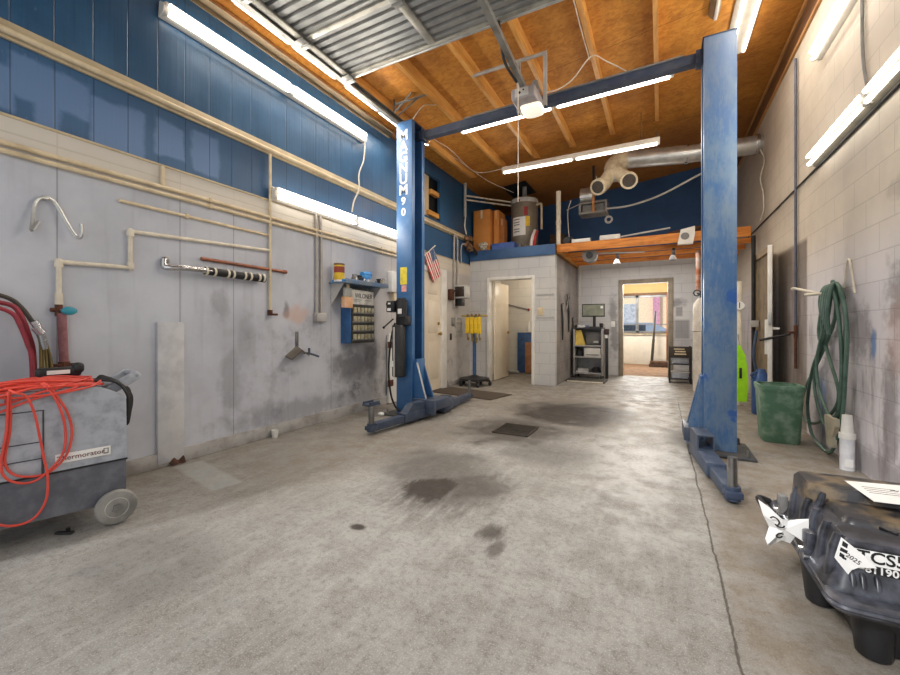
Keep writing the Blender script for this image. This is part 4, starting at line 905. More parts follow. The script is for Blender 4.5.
b = MB(); b.lathe([(.075, .055), (.07, .06), (.045, .052), (.02, .058), (0, .058)], seg=20, mat=f @ Matrix.Translation((.0, .13, .014)) @ Matrix.Scale(.8, 4)); part('cone', b, m_greymd, t)
t = thing('cord_reel', 'dark round cord reel hung under the storage joists', 'reel', (-1.15, 7.8, 2.28))
part('drum', MB().cyl((-1.15, 7.72, 2.42), (-1.15, 7.85, 2.42), .13, seg=24), m_greymd, t); part('hub', MB().cyl((-1.15, 7.70, 2.42), (-1.15, 7.72, 2.42), .06), m_black, t)
part('bracket', MB().bb(-1.19, -1.11, 7.76, 7.80, 2.46, 2.52), m_steel, t); part('arm', MB().cyl((-1.02, 7.8, 2.46), (-.25, 8.1, 2.47), .014, seg=8), m_greylt, t)
for x, y, lab in ((-.70, 8.12, 'left chrome clamp lamp hung under the storage joists above office door'), (.22, 8.12, 'right dark clamp lamp hung under the storage joists')):
    t = thing('clamp_lamp', lab, 'lamp', (x, y, 2.3), 'clamp lamps under the joists')
    part('shade', MB().lathe([(.02, .09), (.035, .07), (.065, 0), (.06, 0), (.03, .06), (0, .06)], (x - .02, y, 2.29), 16), m_chrome if x < 0 else m_greymd, t); part('clamp', MB().bb(x - .03, x + .02, y - .015, y + .015, 2.38, 2.50, .006), m_rubber, t)
single('yellow_wire', MB().tube([(-1.66, 9.70, 2.5), (-1.67, 9.72, 1.9), (-1.69, 9.75, 1.2)], .014, 8), m_cream, 'cream cable running down in the corner behind the monitor cart', 'cable')

# ================================================================== LEFT REAR CORNER
def flagmat():
    g = G('flag_cloth', .8); v, x, y, z = g.pos(False)
    st = g.m('GREATER_THAN', g.m('FRACT', g.m('MULTIPLY', x, 6.5 / .33)), .5)
    col = g.mix(st, (190, 48, 52), (232, 224, 216))
    can = g.m('MULTIPLY', g.m('GREATER_THAN', x, .152), g.m('LESS_THAN', y, .2))
    vo = g.n.new('ShaderNodeTexVoronoi'); vo.inputs['Scale'].default_value = 38; vo.inputs['Randomness'].default_value = .2; tc = g.n.new('ShaderNodeTexCoord'); g.l.new(tc.outputs['Object'], vo.inputs['Vector'])
    star = g.ramp(vo.outputs['Distance'], .22, .3, 1, 0)
    return g.out(g.mix(can, col, g.mix(star, (72, 92, 130), (220, 222, 226))))
fm = frame((-3.40, 5.60, 2.27), (0, .27, .17), (0, .16, -.46))
t = thing('flag', 'small stars and stripes flag tilted on wall above the side door', 'flag', mat=fm)
part('cloth', MB().grid(lambda u, v: Vector((u * .33, v * .50, .012 * math.sin(u * 9 + v * 4))), 20, 24), flagmat(), t)
part('pole', MB().cyl((-.03, -.01, 0), (.40, -.01, 0), .009, seg=8), m_cream, t)
t = thing('intercom_box', 'grey box with dark screen high in the left rear corner', 'monitor', (-3.33, 6.8, 1.5))
part('case', MB().bb(-3.469, -3.20, 6.72, 6.92, 1.64, 1.88, .012), m_greylt, t); part('screen', MB().bb(-3.42, -3.23, 6.714, 6.722, 1.67, 1.86, .004), M('screen_brown', (58, 48, 42), .25), t)
part('lower_box', MB().bb(-3.469, -3.30, 6.76, 6.90, 1.50, 1.63, .008), m_black, t)
single('pipe_riser', MB().tube([(-3.44, 6.72, 1.45), (-3.44, 6.72, 2.7), (-3.44, 6.76, 2.82), (-3.44, 6.84, 2.80), (-3.44, 6.86, 2.6), (-3.44, 6.86, 1.75)], .018, 8, 4), m_grconduit, 'grey conduit bent over at top between side door and rear corner', 'conduit')
single('pipe_riser', MB().tube([(-3.44, 7.02, 2.35), (-3.44, 7.02, 2.66), (-3.42, 7.1, 2.74), (-3.42, 7.2, 2.74)], .014, 8, 4), m_grconduit, 'short bent conduit nearest the rear corner under the valve cluster', 'conduit')
t = thing('fuse_disconnect', 'dark rusty switch box at the foot of the bent conduit', 'electrical box', (WL, 6.58, 1.6))
part('box', MB().bb(WL, WL + .08, 6.52, 6.64, 1.60, 1.80, .01), m_rust, t); part('lever', MB().cyl((WL + .08, 6.58, 1.72), (WL + .12, 6.58, 1.78), .01), m_black, t)
single('power_outlet', MB().bb(WL, WL + .03, 6.66, 6.78, 1.12, 1.28, .01).cyl((WL + .03, 6.72, 1.16), (WL + .036, 6.72, 1.16), .03).cyl((WL + .03, 6.72, 1.24), (WL + .036, 6.72, 1.24), .03), m_galvp, 'round faced grey outlet box on wall beside the side door', 'outlet')
single('light_switch', MB().bb(WL, WL + .012, 6.6, 6.67, .86, .98, .004).bb(WL + .012, WL + .02, 6.625, 6.645, .90, .94), m_black, 'small black switch plate low on the wall beside the side door', 'switch')
t = thing('wire_rack', 'small pale wire rack on the wall in the left rear corner', 'rack', (-3.44, 6.96, .9))
b = MB()
for z in (.95, 1.03, 1.11, 1.19, 1.27): b.cyl((-3.45, 6.80, z), (-3.45, 7.12, z), .008, seg=6)
part('wires', b, m_greylt, t)
for y in (6.82, 7.10): part('upright', MB().cyl((-3.459, y, .9), (-3.459, y, 1.32), .011, seg=6), m_greylt, t)
t = thing('tool_stand', 'blue pole stand on a round black star base beside restroom door', 'stand', (-3.10, 6.9, 0))
b = MB().lathe([(0, .10), (.26, .10), (.28, .115), (.28, .14), (.1, .17), (.04, .2), (0, .2)], (-3.10, 6.9, 0), 28)
part('base', b, m_black, t)
for i in range(5):
    a = i * 2 * PI / 5 + .3; p = Vector((-3.10 + .29 * math.cos(a), 6.9 + .29 * math.sin(a), 0)); q = Vector((-3.10 + .1 * math.cos(a), 6.9 + .1 * math.sin(a), 0))
    lg = part('leg', MB().cyl((q.x, q.y, .13), (p.x, p.y, .09), .03, .025, 8), m_black, t); part('caster', MB().cyl((p.x - .02 * math.sin(a), p.y + .02 * math.cos(a), .035), (p.x + .02 * math.sin(a), p.y - .02 * math.cos(a), .035), .035, seg=14).cyl((p.x, p.y, .04), (p.x, p.y, .1), .015), m_rubber, lg)
part('pole', MB().cyl((-3.10, 6.9, .18), (-3.10, 6.9, 1.30), .035), M('pole_blue', (58, 92, 140), .4), t)
part('crossbar', MB().box((-3.10, 6.9, 1.31), (.52, .06, .03), bev=.006), M('bar_olive', (176, 150, 60), .6), t)
for i, x in enumerate((-3.22, -3.13, -3.05, -2.98)):
    g_ = thing('strap', ('leftmost yellow strap', 'second yellow strap from the left', 'third yellow strap from the left', 'rightmost yellow strap')[i] + ' hanging on the blue pole stand', 'strap', (x, 6.84, .9), 'yellow straps on the pole stand')
    part('webbing', MB().box((x, 6.845, 1.13), (.075, .05, .30 + .02 * (i % 2)), bev=.016, seg=3), M('strap_yellow', (236, 200, 40), .6, c2=(214, 172, 32), scale=10), g_)
    part('hook', MB().tube([(x, 6.84, 1.0), (x + .01, 6.83, .92), (x + .02, 6.83, .86 - .03 * (i % 3)), (x + .03, 6.84, .90)], .016, 8), M('hook_olive', (140, 116, 56), .5, .3), g_)
    part('top_loop', MB().bb(x - .02, x + .02, 6.835, 6.865, 1.25, 1.345, .008), M('loop_brown', (120, 96, 60), .6), g_)
# restroom contents
single('blue_board', MB().bb(-3.02, -2.60, 9.22, 9.25, 0.02, .97, .004), M('board_blue', (64, 98, 146), .5), 'blue painted board leaning on the restroom rear wall', 'board')
single('brown_board', MB().bb(-2.80, -2.55, 9.12, 9.15, 0.02, .74, .004), M('board_brown', (176, 122, 82), .6), 'brown wooden board leaning in front of the blue board', 'board')
t = thing('grab_bar', 'grey rod with red tip fixed across the restroom wall', 'rod', (-2.9, 9.25, 1.5)); part('rod', MB().cyl((-3.42, 9.27, 1.68), (-2.78, 9.27, 1.52), .014), m_greymd, t); part('tip', MB().sph((-2.76, 9.27, 1.515), .03), m_red, t)
single('spray_bottle', MB().lathe([(0, 0), (.045, 0), (.045, .16), (.02, .2), (.02, .26), (0, .26)], (-2.72, 9.19, .98), 14), m_white, 'white bottle standing above the blue board in the restroom', 'bottle')
single('rag_heap', MB().sph((-3.12, 9.1, .05), .09, (1.2, .9, .6), 10).sph((-3.0, 9.08, .04), .06, (1.2, 1, .7), 10), m_greylt, 'pale rag heap on the restroom floor by the blue board', 'rag')
# plates on the block wall
single('cover_strip', MB().bb(-2.08, -1.74, 7.485, 7.499, 1.70, 1.735, .003), m_greylt, 'upper thin rail strip on block wall right of restroom door', 'strip')
single('cover_strip', MB().bb(-2.08, -1.74, 7.485, 7.499, 1.27, 1.30, .003), m_greylt, 'lower thin rail strip on block wall right of restroom door', 'strip')
single('cover_plate', MB().bb(-2.06, -1.94, 7.488, 7.499, 1.32, 1.47, .004).bb(-2.02, -1.98, 7.482, 7.488, 1.37, 1.42), m_beige, 'tan cover plate on the block wall between two rails', 'plate')
for y, z0, z1, lab in ((8.0, .85, 1.55, 'black strap nearest on the dark side wall'), (8.6, 1.0, 1.7, 'middle black strap on the dark side wall'), (9.1, .7, 1.3, 'rear black strap on the dark side wall')):
    t = thing('hanging_belt', lab, 'belt', (-1.71, y, z0), 'belts hung on the dark wall')
    part('loop', MB().tube([(-1.715, y, z1), (-1.70, y + .05, (z0 + z1) / 2), (-1.70, y + .02, z0), (-1.70, y - .03, (z0 + z1) / 2)], .012, 8, 6, True), m_rubber, t); part('peg', MB().cyl((-1.729, y, z1), (-1.67, y, z1 + .01), .01), m_steel, t)
single('hand_tool', MB().cyl((-1.70, 8.4, 1.45), (-1.70, 8.62, 1.80), .014, seg=8).cyl((-1.69, 8.62, 1.45), (-1.69, 8.38, 1.78), .014, seg=8).box((-1.70, 8.5, 1.6), (.03, .1, .1), bev=.02), m_steel, 'pair of crossed steel pliers hung on the dark side wall', 'tool')

# floor things
def matmat():
    g = G('dark_mat', .9); v, x, y, z = g.pos(False); n = g.noise(v, 9, 4)
    return g.out(g.mix(n, (62, 52, 44), (82, 70, 58)), g.noise(v, 60, 2), .3)
o = single('rubber_mat', MB().box((0, 0, .006), (1.28, .62, .012), bev=.004), matmat(), 'dark brown flat floor mat before the side door', 'mat'); o.location = (-2.81, 6.02, 0.001); o.rotation_euler.z = -.20
t = thing('drain_grate', 'dark metal drain grate set in the middle of the bay floor', 'drain', (-1.36, 4.1, 0))
b = MB()
for i in range(11): b.box((-1.36, 3.93 + .035 * i, .006), (.34, .016, .010))
part('grate', b, M('grate_dark', (60, 54, 48), .6, .4), t)
part('frame', MB().bb(-1.55, -1.17, 3.89, 3.905, 0, .012).bb(-1.55, -1.17, 4.305, 4.32, 0, .012).bb(-1.55, -1.535, 3.89, 4.32, 0, .012).bb(-1.185, -1.17, 3.89, 4.32, 0, .012), M('grate_frame', (70, 62, 54), .6, .4), t)

# ================================================================== REAR ALCOVE
C0 = thing('utility_cart', 'grey metal utility cart with shelves standing left of office door', 'cart', (-1.35, 9.1, 0))
m_cart = M('cart_grey', (168, 166, 164), .45, .2, c2=(140, 138, 138))
for z, nm in ((.10, 'shelf'), (.44, 'shelf'), (.68, 'shelf'), (1.06, 'top')): part(nm, MB().bb(-1.66, -1.06, 8.88, 9.32, z, z + .03, .005), m_cart if z < 1 else M('cart_top', (64, 62, 66), .5), C0)
for x in (-1.66, -1.09): part('side_panel', MB().bb(x, x + .035, 8.87, 9.33, .07, 1.06, .005), m_cart, C0)
part('back_panel', MB().bb(-1.63, -1.09, 9.31, 9.325, .12, 1.06), m_cart, C0)
for x in (-1.62, -1.10):
    for y in (8.92, 9.28): part('caster', MB().cyl((x - .015, y, .035), (x + .015, y, .035), .035, seg=14).cyl((x, y, .04), (x, y, .08), .012), m_rubber, C0)
t = thing('computer_monitor', 'flat black framed monitor on top of the utility cart', 'monitor', (-1.28, 9.12, 1.09))
part('bezel', MB().box((-1.28, 9.12, 1.46), (.47, .035, .28), bev=.008), m_black, t); part('screen', MB().bb(-1.495, -1.065, 9.098, 9.102, 1.345, 1.58), M('screen_grey', (142, 144, 124), .3), t)
part('screen_sticker', MB().bb(-1.13, -1.08, 9.094, 9.098, 1.50, 1.55), m_paper, t)
part('stand', MB().box((-1.26, 9.13, 1.22), (.06, .03, .24), bev=.006).box((-1.26, 9.13, 1.10), (.2, .14, .02), bev=.006), m_black, t)
for x, s_, m, lab, nm in ((-1.62, .05, m_black, 'black clamp at left end of the cart top', 'clamp'), (-1.52, .06, m_paper, 'pile of white papers on the cart top left of the monitor', 'papers'), (-1.40, .05, M('box_bluegrey', (120, 132, 160), .5), 'blue grey small carton on the cart top', 'carton'), (-1.11, .05, m_black, 'black mug on the cart top right of the monitor', 'mug')):
    if nm == 'mug': b = MB().lathe([(0, 0), (.035, 0), (.038, .09), (.033, .09), (.03, .01), (0, .01)], (x, 9.05, 1.09), 14).tube([(x + .036, 9.05, 1.16), (x + .06, 9.05, 1.14), (x + .036, 9.05, 1.11)], .006, 6)
    elif nm == 'papers': b = MB().box((x, 9.05, 1.10), (.14, .2, .015)).box((x + .01, 9.06, 1.115), (.14, .2, .015), rz=.2).box((x, 9.05, 1.13), (.13, .18, .015), rz=-.12)
    else: b = MB().box((x, 9.05, 1.09 + s_ / 2), (s_ * 1.6, s_ * 1.6, s_), bev=.01).box((x, 9.05, 1.09 + s_), (s_, s_, s_ * .3), bev=.006)
    single(nm, b, m, lab, nm)
single('yellow_bag', MB().rings([[Vector((-1.62, 8.92, .712)), Vector((-1.42, 8.92, .712)), Vector((-1.42, 9.0, .712)), Vector((-1.62, 9.0, .712))], [Vector((-1.62, 8.93, .87)), Vector((-1.46, 8.93, .87)), Vector((-1.46, 8.98, .87)), Vector((-1.62, 8.98, .87))], [Vector((-1.62, 8.945, 1.03)), Vector((-1.50, 8.945, 1.03)), Vector((-1.50, 8.95, 1.03)), Vector((-1.62, 8.95, 1.03))]]), M('bag_yellow', (232, 200, 96), .6), 'yellow paper bag on the upper shelf of the utility cart', 'bag')
t = thing('shop_machine', 'grey boxy tester behind the yellow bag on the utility cart', 'tester', (-1.27, 9.15, .71)); part('body', MB().box((-1.27, 9.18, .86), (.34, .2, .29), bev=.02), m_greymd, t); part('label', MB().bb(-1.27, -1.17, 9.074, 9.08, .76, .80), m_paper, t)
t = thing('printer', 'white printer on the middle shelf of the utility cart', 'printer', (-1.27, 9.1, .47)); part('body', MB().box((-1.27, 9.08, .565), (.34, .34, .19), bev=.012), m_white, t); part('paper_slot', MB().bb(-1.40, -1.14, 8.905, 8.912, .50, .52), m_greymd, t)
single('oil_jug', MB().loft([(.47, .1, .12, .02, -1.54, 9.02), (.58, .1, .12, .02, -1.54, 9.02), (.62, .05, .06, .015, -1.54, 9.02), (.655, .03, .03, .01, -1.54, 9.02)]), m_black, 'black jug left of the white printer on the utility cart', 'jug')
single('manual_stack', MB().box((-1.48, 9.06, .145), (.24, .3, .03)).box((-1.47, 9.07, .175), (.22, .28, .03), rz=.1).box((-1.46, 9.06, .2), (.22, .26, .02), rz=-.15), m_greylt, 'pale manuals stacked on the lowest shelf of the utility cart', 'books')
single('cable_heap', MB().tube([(-1.22 + .1 * math.cos(a * .9) * (1 - a / 40), 9.05 + .12 * math.sin(a * .9), .15 + .004 * a) for a in range(22)], .014, 6), m_rubber, 'heap of black cables on the lowest shelf of the utility cart', 'cable')
t = thing('power_strip', 'black vertical tester pole with hose on right side of utility cart', 'pole', (-1.0, 9.1, 0)); part('pole', MB().bb(-1.03, -.97, 9.05, 9.11, 0, .95, .006), m_black, t); part('head', MB().box((-1.0, 9.05, 1.0), (.10, .1, .12), bev=.012), M('head_maroon', (64, 40, 42), .5), t); part('tag', MB().box((-1.0, 8.995, .90), (.05, .01, .07)), m_paper, t)
t = thing('cart_mat', 'dark pallet board with pale edge lying under the utility cart', 'pallet', (-1.25, 8.5, 0)); part('board', MB().bb(-1.70, -.95, 8.25, 8.80, 0, .03, .004), M('mat_dark', (70, 66, 60), .8), t); part('edge', MB().bb(-1.66, -.98, 8.235, 8.25, .005, .028), m_cream, t)
single('light_switch', MB().bb(-.985, -.905, 9.785, 9.799, 1.10, 1.23, .004).bb(-.955, -.935, 9.775, 9.785, 1.14, 1.18), m_paper, 'white light switch plate left of the office door', 'switch')
# bin rack right of the office door
t = thing('stacking_rack', 'black stacking bin rack standing right of the office door', 'rack', (.36, 9.15, 0))
for x in (.17, .53): part('leg', MB().bb(x - .015, x + .015, 8.98, 9.01, 0, .72).bb(x - .015, x + .015, 9.3, 9.33, 0, .72), m_black, t)
for z in (.07, .36): part('shelf', MB().bb(.155, .545, 8.98, 9.33, z, z + .02), m_black, t)
part('front_panel', MB().bb(.155, .545, 8.965, 8.98, .50, .72, .004), M('panel_brown', (60, 50, 42), .6), t)
part('decal', MB().bb(.25, .45, 8.958, 8.965, .56, .585).bb(.26, .44, 8.958, 8.965, .61, .635).bb(.24, .42, 8.958, 8.965, .66, .68), m_beige, t)
for z, lab in ((.385, 'pale tote on the upper shelf of the black bin rack'), (.095, 'pale tote on the bottom shelf of the black bin rack')):
    t = thing('storage_tote', lab, 'tote', (.35, 9.1, z), 'totes in the bin rack')
    part('tub', MB().loft([(z, .28, .22, .02, .35, 9.13), (z + .11, .31, .25, .025, .35, 9.13)]), M('tote_pale', (190, 196, 206), .4), t); part('lid', MB().box((.35, 9.13, z + .12), (.325, .27, .02), bev=.006), m_greylt, t)
# gas cylinder and wall things behind the right post
t = thing('gas_cylinder', 'tall white gas cylinder standing behind the right lift post', 'gas cylinder', (.62, 8.05, 0))
m_cyl = M('cylinder_white', (226, 218, 206), .45, c2=(204, 194, 180), scale=6)
part('body', MB().lathe([(0, 0), (.115, 0), (.118, .02), (.118, 1.42), (.105, 1.50), (.06, 1.57), (.035, 1.60), (0, 1.60)], (.62, 8.05, 0), 24), m_cyl, t)
part('valve', MB().cyl((.62, 8.05, 1.60), (.62, 8.05, 1.72), .02).cyl((.56, 8.05, 1.67), (.68, 8.05, 1.67), .014).tube([(.56 + .05 * math.cos(a), 8.0, 1.68 + .05 * math.sin(a)) for a in (0, 1, 2, 3, 4, 5)], .01, 8, 4, True), m_black, t)
part('chain', MB().cyl((.62, 8.05, 1.02), (.62, 8.05, 1.03), .122), m_steel, t)
single('orange_pole', MB().cyl((.62, 8.6, 1.75), (.62, 8.6, 2.5), .04), M('orange_wood', (160, 92, 56), .6, c2=(210, 200, 190), scale=4), 'brown and white post end hanging behind the gas cylinder', 'post')
t = thing('gauge_pipe', 'white upright pipe with round gauge right of the right lift post', 'pipe', (.97, 6.9, 0))
part('pipe', MB().cyl((.98, 6.9, 0), (.98, 6.9, 1.74), .045), m_cream, t); part('gauge', MB().cyl((.985, 6.84, 1.40), (.985, 6.87, 1.40), .07, seg=24), m_greylt, t); part('gauge_face', MB().cyl((.985, 6.832, 1.40), (.985, 6.84, 1.40), .058, seg=24), m_paper, t); part('needle', MB().box((.985, 6.83, 1.405), (.01, .004, .08)), m_ink, t)
t = thing('safety_vest', 'bright lime green safety vest hung beside the white gauge pipe', 'vest', (.96, 6.5, .10))
b = MB(); b.rings([[Vector((x, y, z)) for x, y in ((.91, 6.48), (.91 + w, 6.48), (.91 + w, 6.53), (.91, 6.53))] for z, w in ((.11, .10), (.3, .12), (.55, .11), (.72, .09), (.86, .03))])
part('cloth', b, M('lime_vest', (168, 230, 24), .6, c2=(140, 210, 20)), t); part('pocket', MB().bb(.93, .96, 6.474, 6.48, .42, .56, .004), m_black, t)
part('hanger', MB().cyl((.93, 6.5, .85), (.97, 6.86, 1.0), .008), m_steel, t)
t = thing('black_pole', 'dark slim pole with grey box between gauge pipe and doorway', 'pole', (1.22, 7.5, 0)); part('pole', MB().cyl((1.27, 7.6, 0), (1.27, 7.6, 2.5), .028), m_rubber, t); part('box', MB().bb(1.22, 1.32, 7.5, 7.57, 1.1, 1.2, .008), m_greylt, t)
single('blue_hose', MB().tube([(1.25, 7.4, .0), (1.28, 7.42, .35), (1.24, 7.4, .7), (1.28, 7.42, 1.05)], .02, 8), M('cord_blue', (72, 92, 124), .5), 'grey blue hose dangling near the doorway in the right wall', 'hose')
single('water_jug', MB().lathe([(0, 0), (.09, 0), (.1, .02), (.1, .42), (.06, .52), (.045, .57), (0, .57)], (1.13, 6.3, 0), 18).tube([(1.05, 6.26, .44), (1.02, 6.24, .50), (1.09, 6.28, .54)], .012, 6), M('jug_blue', (50, 84, 140), .35), 'blue plastic jug standing behind the green bin', 'jug')

# ================================================================== RIGHT WALL
single('dark_conduit', MB().cyl((1.335, 2.4, 2.63), (1.335, 8.4, 2.63), .010, seg=10), m_rubber, 'long dark conduit running level along the right block wall', 'conduit')
t = thing('air_pipe', 'vertical dark pipe with rusty fittings dropping down right block wall', 'pipe', (1.32, 5.68, .62))
part('pipe', MB().cyl((1.325, 5.68, 1.1), (1.325, 5.68, 4.06), .013, seg=12), M('pipe_slate', (74, 78, 92), .5, c2=(92, 96, 116)), t)
part('fitting', MB().cyl((1.325, 5.68, .98), (1.325, 5.68, 1.12), .018, seg=10).cyl((1.325, 5.68, 1.04), (1.26, 5.66, 1.04), .014, seg=8), m_rust, t); part('lower_pipe', MB().cyl((1.325, 5.68, .64), (1.325, 5.68, .99), .014, seg=10), m_rust, t)
t = thing('garden_hose', 'long green hose coiled over a white hook on the right wall', 'hose', (1.28, 4.6, .03))
L5 = [[(4.566, 1.446), (4.801, 1.336), (4.929, 1.087), (4.864, 0.96), (4.647, 1.058), (4.488, 1.261), (4.488, 1.439)],
[(4.488, 1.439), (4.488, 1.174), (4.819, 0.837), (5.322, 0.419), (5.379, 0.162), (5.006, 0.17), (4.566, 0.353), (4.414, 0.552), (4.647, 0.848), (4.801, 1.087), (4.688, 1.33), (4.527, 1.443)],
[(4.378, 1.43), (4.239, 1.17), (4.273, 0.844), (4.307, 0.485), (4.488, 0.253), (4.731, 0.26), (4.958, 0.537), (4.864, 0.865), (4.647, 1.178), (4.566, 1.426)],
[(4.328, 1.425), (4.174, 1.115), (4.207, 0.689), (4.273, 0.355), (4.488, 0.04), (4.774, 0.025), (5.006, 0.09), (5.107, 0.35), (4.958, 0.698), (4.647, 1.028), (4.473, 1.438)],
[(4.42, 1.44), (4.30, 1.2), (4.24, .9), (4.25, .6), (4.32, .40), (4.5, .35), (4.75, .55), (4.8, .8), (4.62, 1.1), (4.53, 1.44)]]
m_hose = M('hose_green', (88, 116, 102), .45, c2=(64, 92, 80), scale=10)
pts = []
for i, lp in enumerate(L5):
    for (y, z) in lp: pts.append((1.318 - .012 * i, y, z + .008 * (i % 2)))
part('coils', MB().tube(pts, .0135, 8, 5), m_hose, t)
b = MB()
for i in range(5): b.tube([(1.335, 4.58 - .045 * i, 1.33), (1.30, 4.57 - .045 * i, 1.435), (1.255, 4.56 - .045 * i, 1.44), (1.225, 4.55 - .045 * i, 1.34 - .02 * i), (1.235, 4.56 - .045 * i, 1.2 - .04 * i)], .0135, 8)
part('top_bundle', b, m_hose, t)
t = thing('hose_hook', 'white bent rod hook on the right block wall carrying the green hose', 'hook', (1.34, 4.5, 1.36))
part('hook_rod', MB().tube([(1.345, 4.62, 1.40), (1.25, 4.68, 1.40), (1.12, 4.82, 1.46), (1.1, 4.84, 1.45)], .012, 8).cyl((1.345, 4.5, 1.39), (1.12, 4.55, 1.38), .012, seg=8), m_cream, t)
part('support_loop', MB().tube([(1.335, 4.40, 1.42), (1.338, 4.36, 1.60), (1.338, 4.31, 1.64), (1.335, 4.26, 1.55), (1.335, 4.19, 1.36)], .008, 8), m_cream, t)
single('work_glove', MB().rings([[Vector((1.24 + dx, y, z)) for dx, y in ((0, 4.27), (0, 4.5), (.03, 4.5), (.03, 4.27))] for z in (.36, .3)] + [[Vector((1.25 + dx, y, z)) for dx, y in ((0, 4.36), (0, 4.5), (.03, 4.5), (.03, 4.36))] for z in (.2, .11)]), M('glove_tan', (190, 182, 160), .8), 'tan canvas flap hanging low behind the green hose', 'cloth')
t = thing('drain_tube', 'white two diameter plastic tube standing at foot of the right wall', 'tube', (1.26, 4.12, 0))
part('lower_tube', MB().cyl((1.28, 4.16, 0), (1.28, 4.16, .25), .044), M('tube_white', (222, 222, 224), .4, c2=(196, 196, 202), scale=10), t); part('collar', MB().cyl((1.28, 4.16, .24), (1.28, 4.16, .28), .05), m_white, t); part('upper_tube', MB().cyl((1.28, 4.16, .28), (1.28, 4.16, .42), .039, .03), m_white, t)
part('print', MB().bb(1.25, 1.30, 4.112, 4.117, .03, .09), m_paper, t)
t = thing('trash_bin', 'worn green square plastic trash bin by the right wall', 'trash bin', (1.03, 4.95, 0))
m_bing = M('bin_green', (88, 128, 102), .5, c2=(140, 166, 146), scale=8, lo=.42, hi=.68)
b = MB().loft([(.0, .27, .27, .05, 1.02, 4.93), (.02, .29, .29, .06, 1.02, 4.93), (.53, .335, .335, .06, 1.02, 4.93), (.53, .315, .315, .055, 1.02, 4.93), (.05, .26, .26, .05, 1.02, 4.93)])
part('tub', b, m_bing, t)
part('rim', MB().loft([(.49, .342, .342, .065, 1.02, 4.93), (.53, .355, .355, .065, 1.02, 4.93), (.545, .35, .35, .065, 1.02, 4.93), (.545, .315, .315, .055, 1.02, 4.93), (.49, .33, .33, .055, 1.02, 4.93)]), m_bing, t)
single('trash_bag', MB().sph((1.02, 4.93, .36), .11, (1.05, 1.05, .5), 14).sph((1.06, 4.97, .40), .06, (1, 1.2, .7), 10), M('trash_dark', (52, 62, 54), .6), 'dark rubbish lying inside the green bin', 'rubbish')

# ================================================================== CARPET EXTRACTOR
th = math.atan2(.98, .2)
EX = thing('carpet_cleaner', 'bulky grey wheeled floor cleaning machine at the left edge of the picture', 'cleaning machine', (-2.715, 1.17, .07), rz=th, world=False)
EX.scale = (.936, .936, .936)
m_exu = M('scrubber_grey', (174, 178, 186), .5, c2=(142, 146, 154), scale=12, lo=.4, hi=.7, bump=.08); m_exd = M('scrubber_dark', (86, 88, 96), .5, c2=(108, 110, 118), scale=9, bump=.08)
D = .40; Lx = .86
fr = lambda y: frame((0, y, 0), (1, 0, 0), (0, 0, 1))
def ybox(b, x0, x1, y0, y1, z0, z1, bev=.01): return b.bb(x0, x1, y0, y1, z0, z1, bev, 3)
part('base_tub', MB().prism([(-Lx, .07), (-.12, .045), (0, .10), (0, .295), (-Lx, .295)], -D, fr(0)), m_exd, EX)
ub = part('upper_body', MB().prism([(-Lx, .295), (0.004, .295), (0.0, .66), (-.012, .685), (-.07, .72), (-.13, .75), (-Lx, .75)], -D, fr(0)), m_exu, EX)
part('seam', MB().bb(-Lx, .006, -.004, .0, .290, .300), m_black, EX)
part('panel_groove', MB().bb(-.362, -.355, -.003, .001, .48, .65).bb(-.60, -.362, -.003, .001, .645, .65).bb(-.60, -.362, -.003, .001, .475, .48).bb(-.60, -.362, -.003, .001, .385, .39).bb(-.366, -.355, -.003, .001, .30, .48), M('groove_dark', (70, 72, 78), .6), ub)
part('top_ridge', MB().prism([(-.36, .75), (-.30, .765), (-.14, .765), (-.12, .75)], -.25, fr(.06)), m_exu, ub)
part('handle', MB().box((.0, .11, .745), (.20, .03, .06), bev=.008, mat=Euler((0, -.55, 0)).to_matrix().to_4x4()).box((.0, .33, .745), (.20, .03, .06), bev=.008, mat=Euler((0, -.55, 0)).to_matrix().to_4x4()).box((.075, .22, .79), (.04, .25, .045), bev=.012, mat=Euler((0, -.55, 0)).to_matrix().to_4x4()).box((-.06, .22, .735), (.08, .22, .02), bev=.004, mat=Euler((0, -.4, 0)).to_matrix().to_4x4()), m_exu, EX)
lb_ = part('name_label', MB().bb(-.312, -.075, -.005, 0, .340, .392, .001), m_paper, EX)
part('lettering', text('Thermorator', .038, frame((-.205, -.006, .366), (1, 0, 0), (0, 0, 1))), M('letter_maroon', (110, 40, 44), .6), lb_)
part('emblem', MB().bb(-.108, -.085, -.0065, -.005, .350, .356).bb(-.108, -.104, -.0065, -.005, .35, .382).bb(-.089, -.085, -.0065, -.005, .35, .382).bb(-.108, -.085, -.0065, -.005, .378, .382), m_greymd, lb_)
WZ = .027
for x, y in ((-.055, -.035), (-.055, D + .02)):
    s = 1 if y < 0 else -1
    w = part('wheel', MB().lathe([(.045, -.022), (.072, -.024), (.093, -.022), (.101, -.008), (.101, .008), (.093, .022), (.072, .024), (.045, .022)], seg=36, mat=frame((x, y, WZ), (1, 0, 0), (0, 0, 1))), M('tyre_grey', (150, 148, 142), .7, c2=(110, 108, 104)), EX)
    part('rim', MB().lathe([(0, -.02), (.06, -.022), (.066, -.02), (.066, .02), (.055, .024), (.045, .014), (.03, .014), (.024, .022), (0, .022)], seg=30, mat=frame((x, y, WZ), (1, 0, 0), (0, 0, 1))), m_galv, w)
    part('hub_cap', MB().cyl((x, y - s * .014, WZ), (x, y - s * .03, WZ), .02, seg=12), m_greymd, w)
for y in (.05, D - .05): part('front_caster', MB().cyl((-.78, y - .015, -.03), (-.78, y + .015, -.03), .045, seg=16).cyl((-.78, y, -.02), (-.78, y, .1), .012), m_rubber, EX)
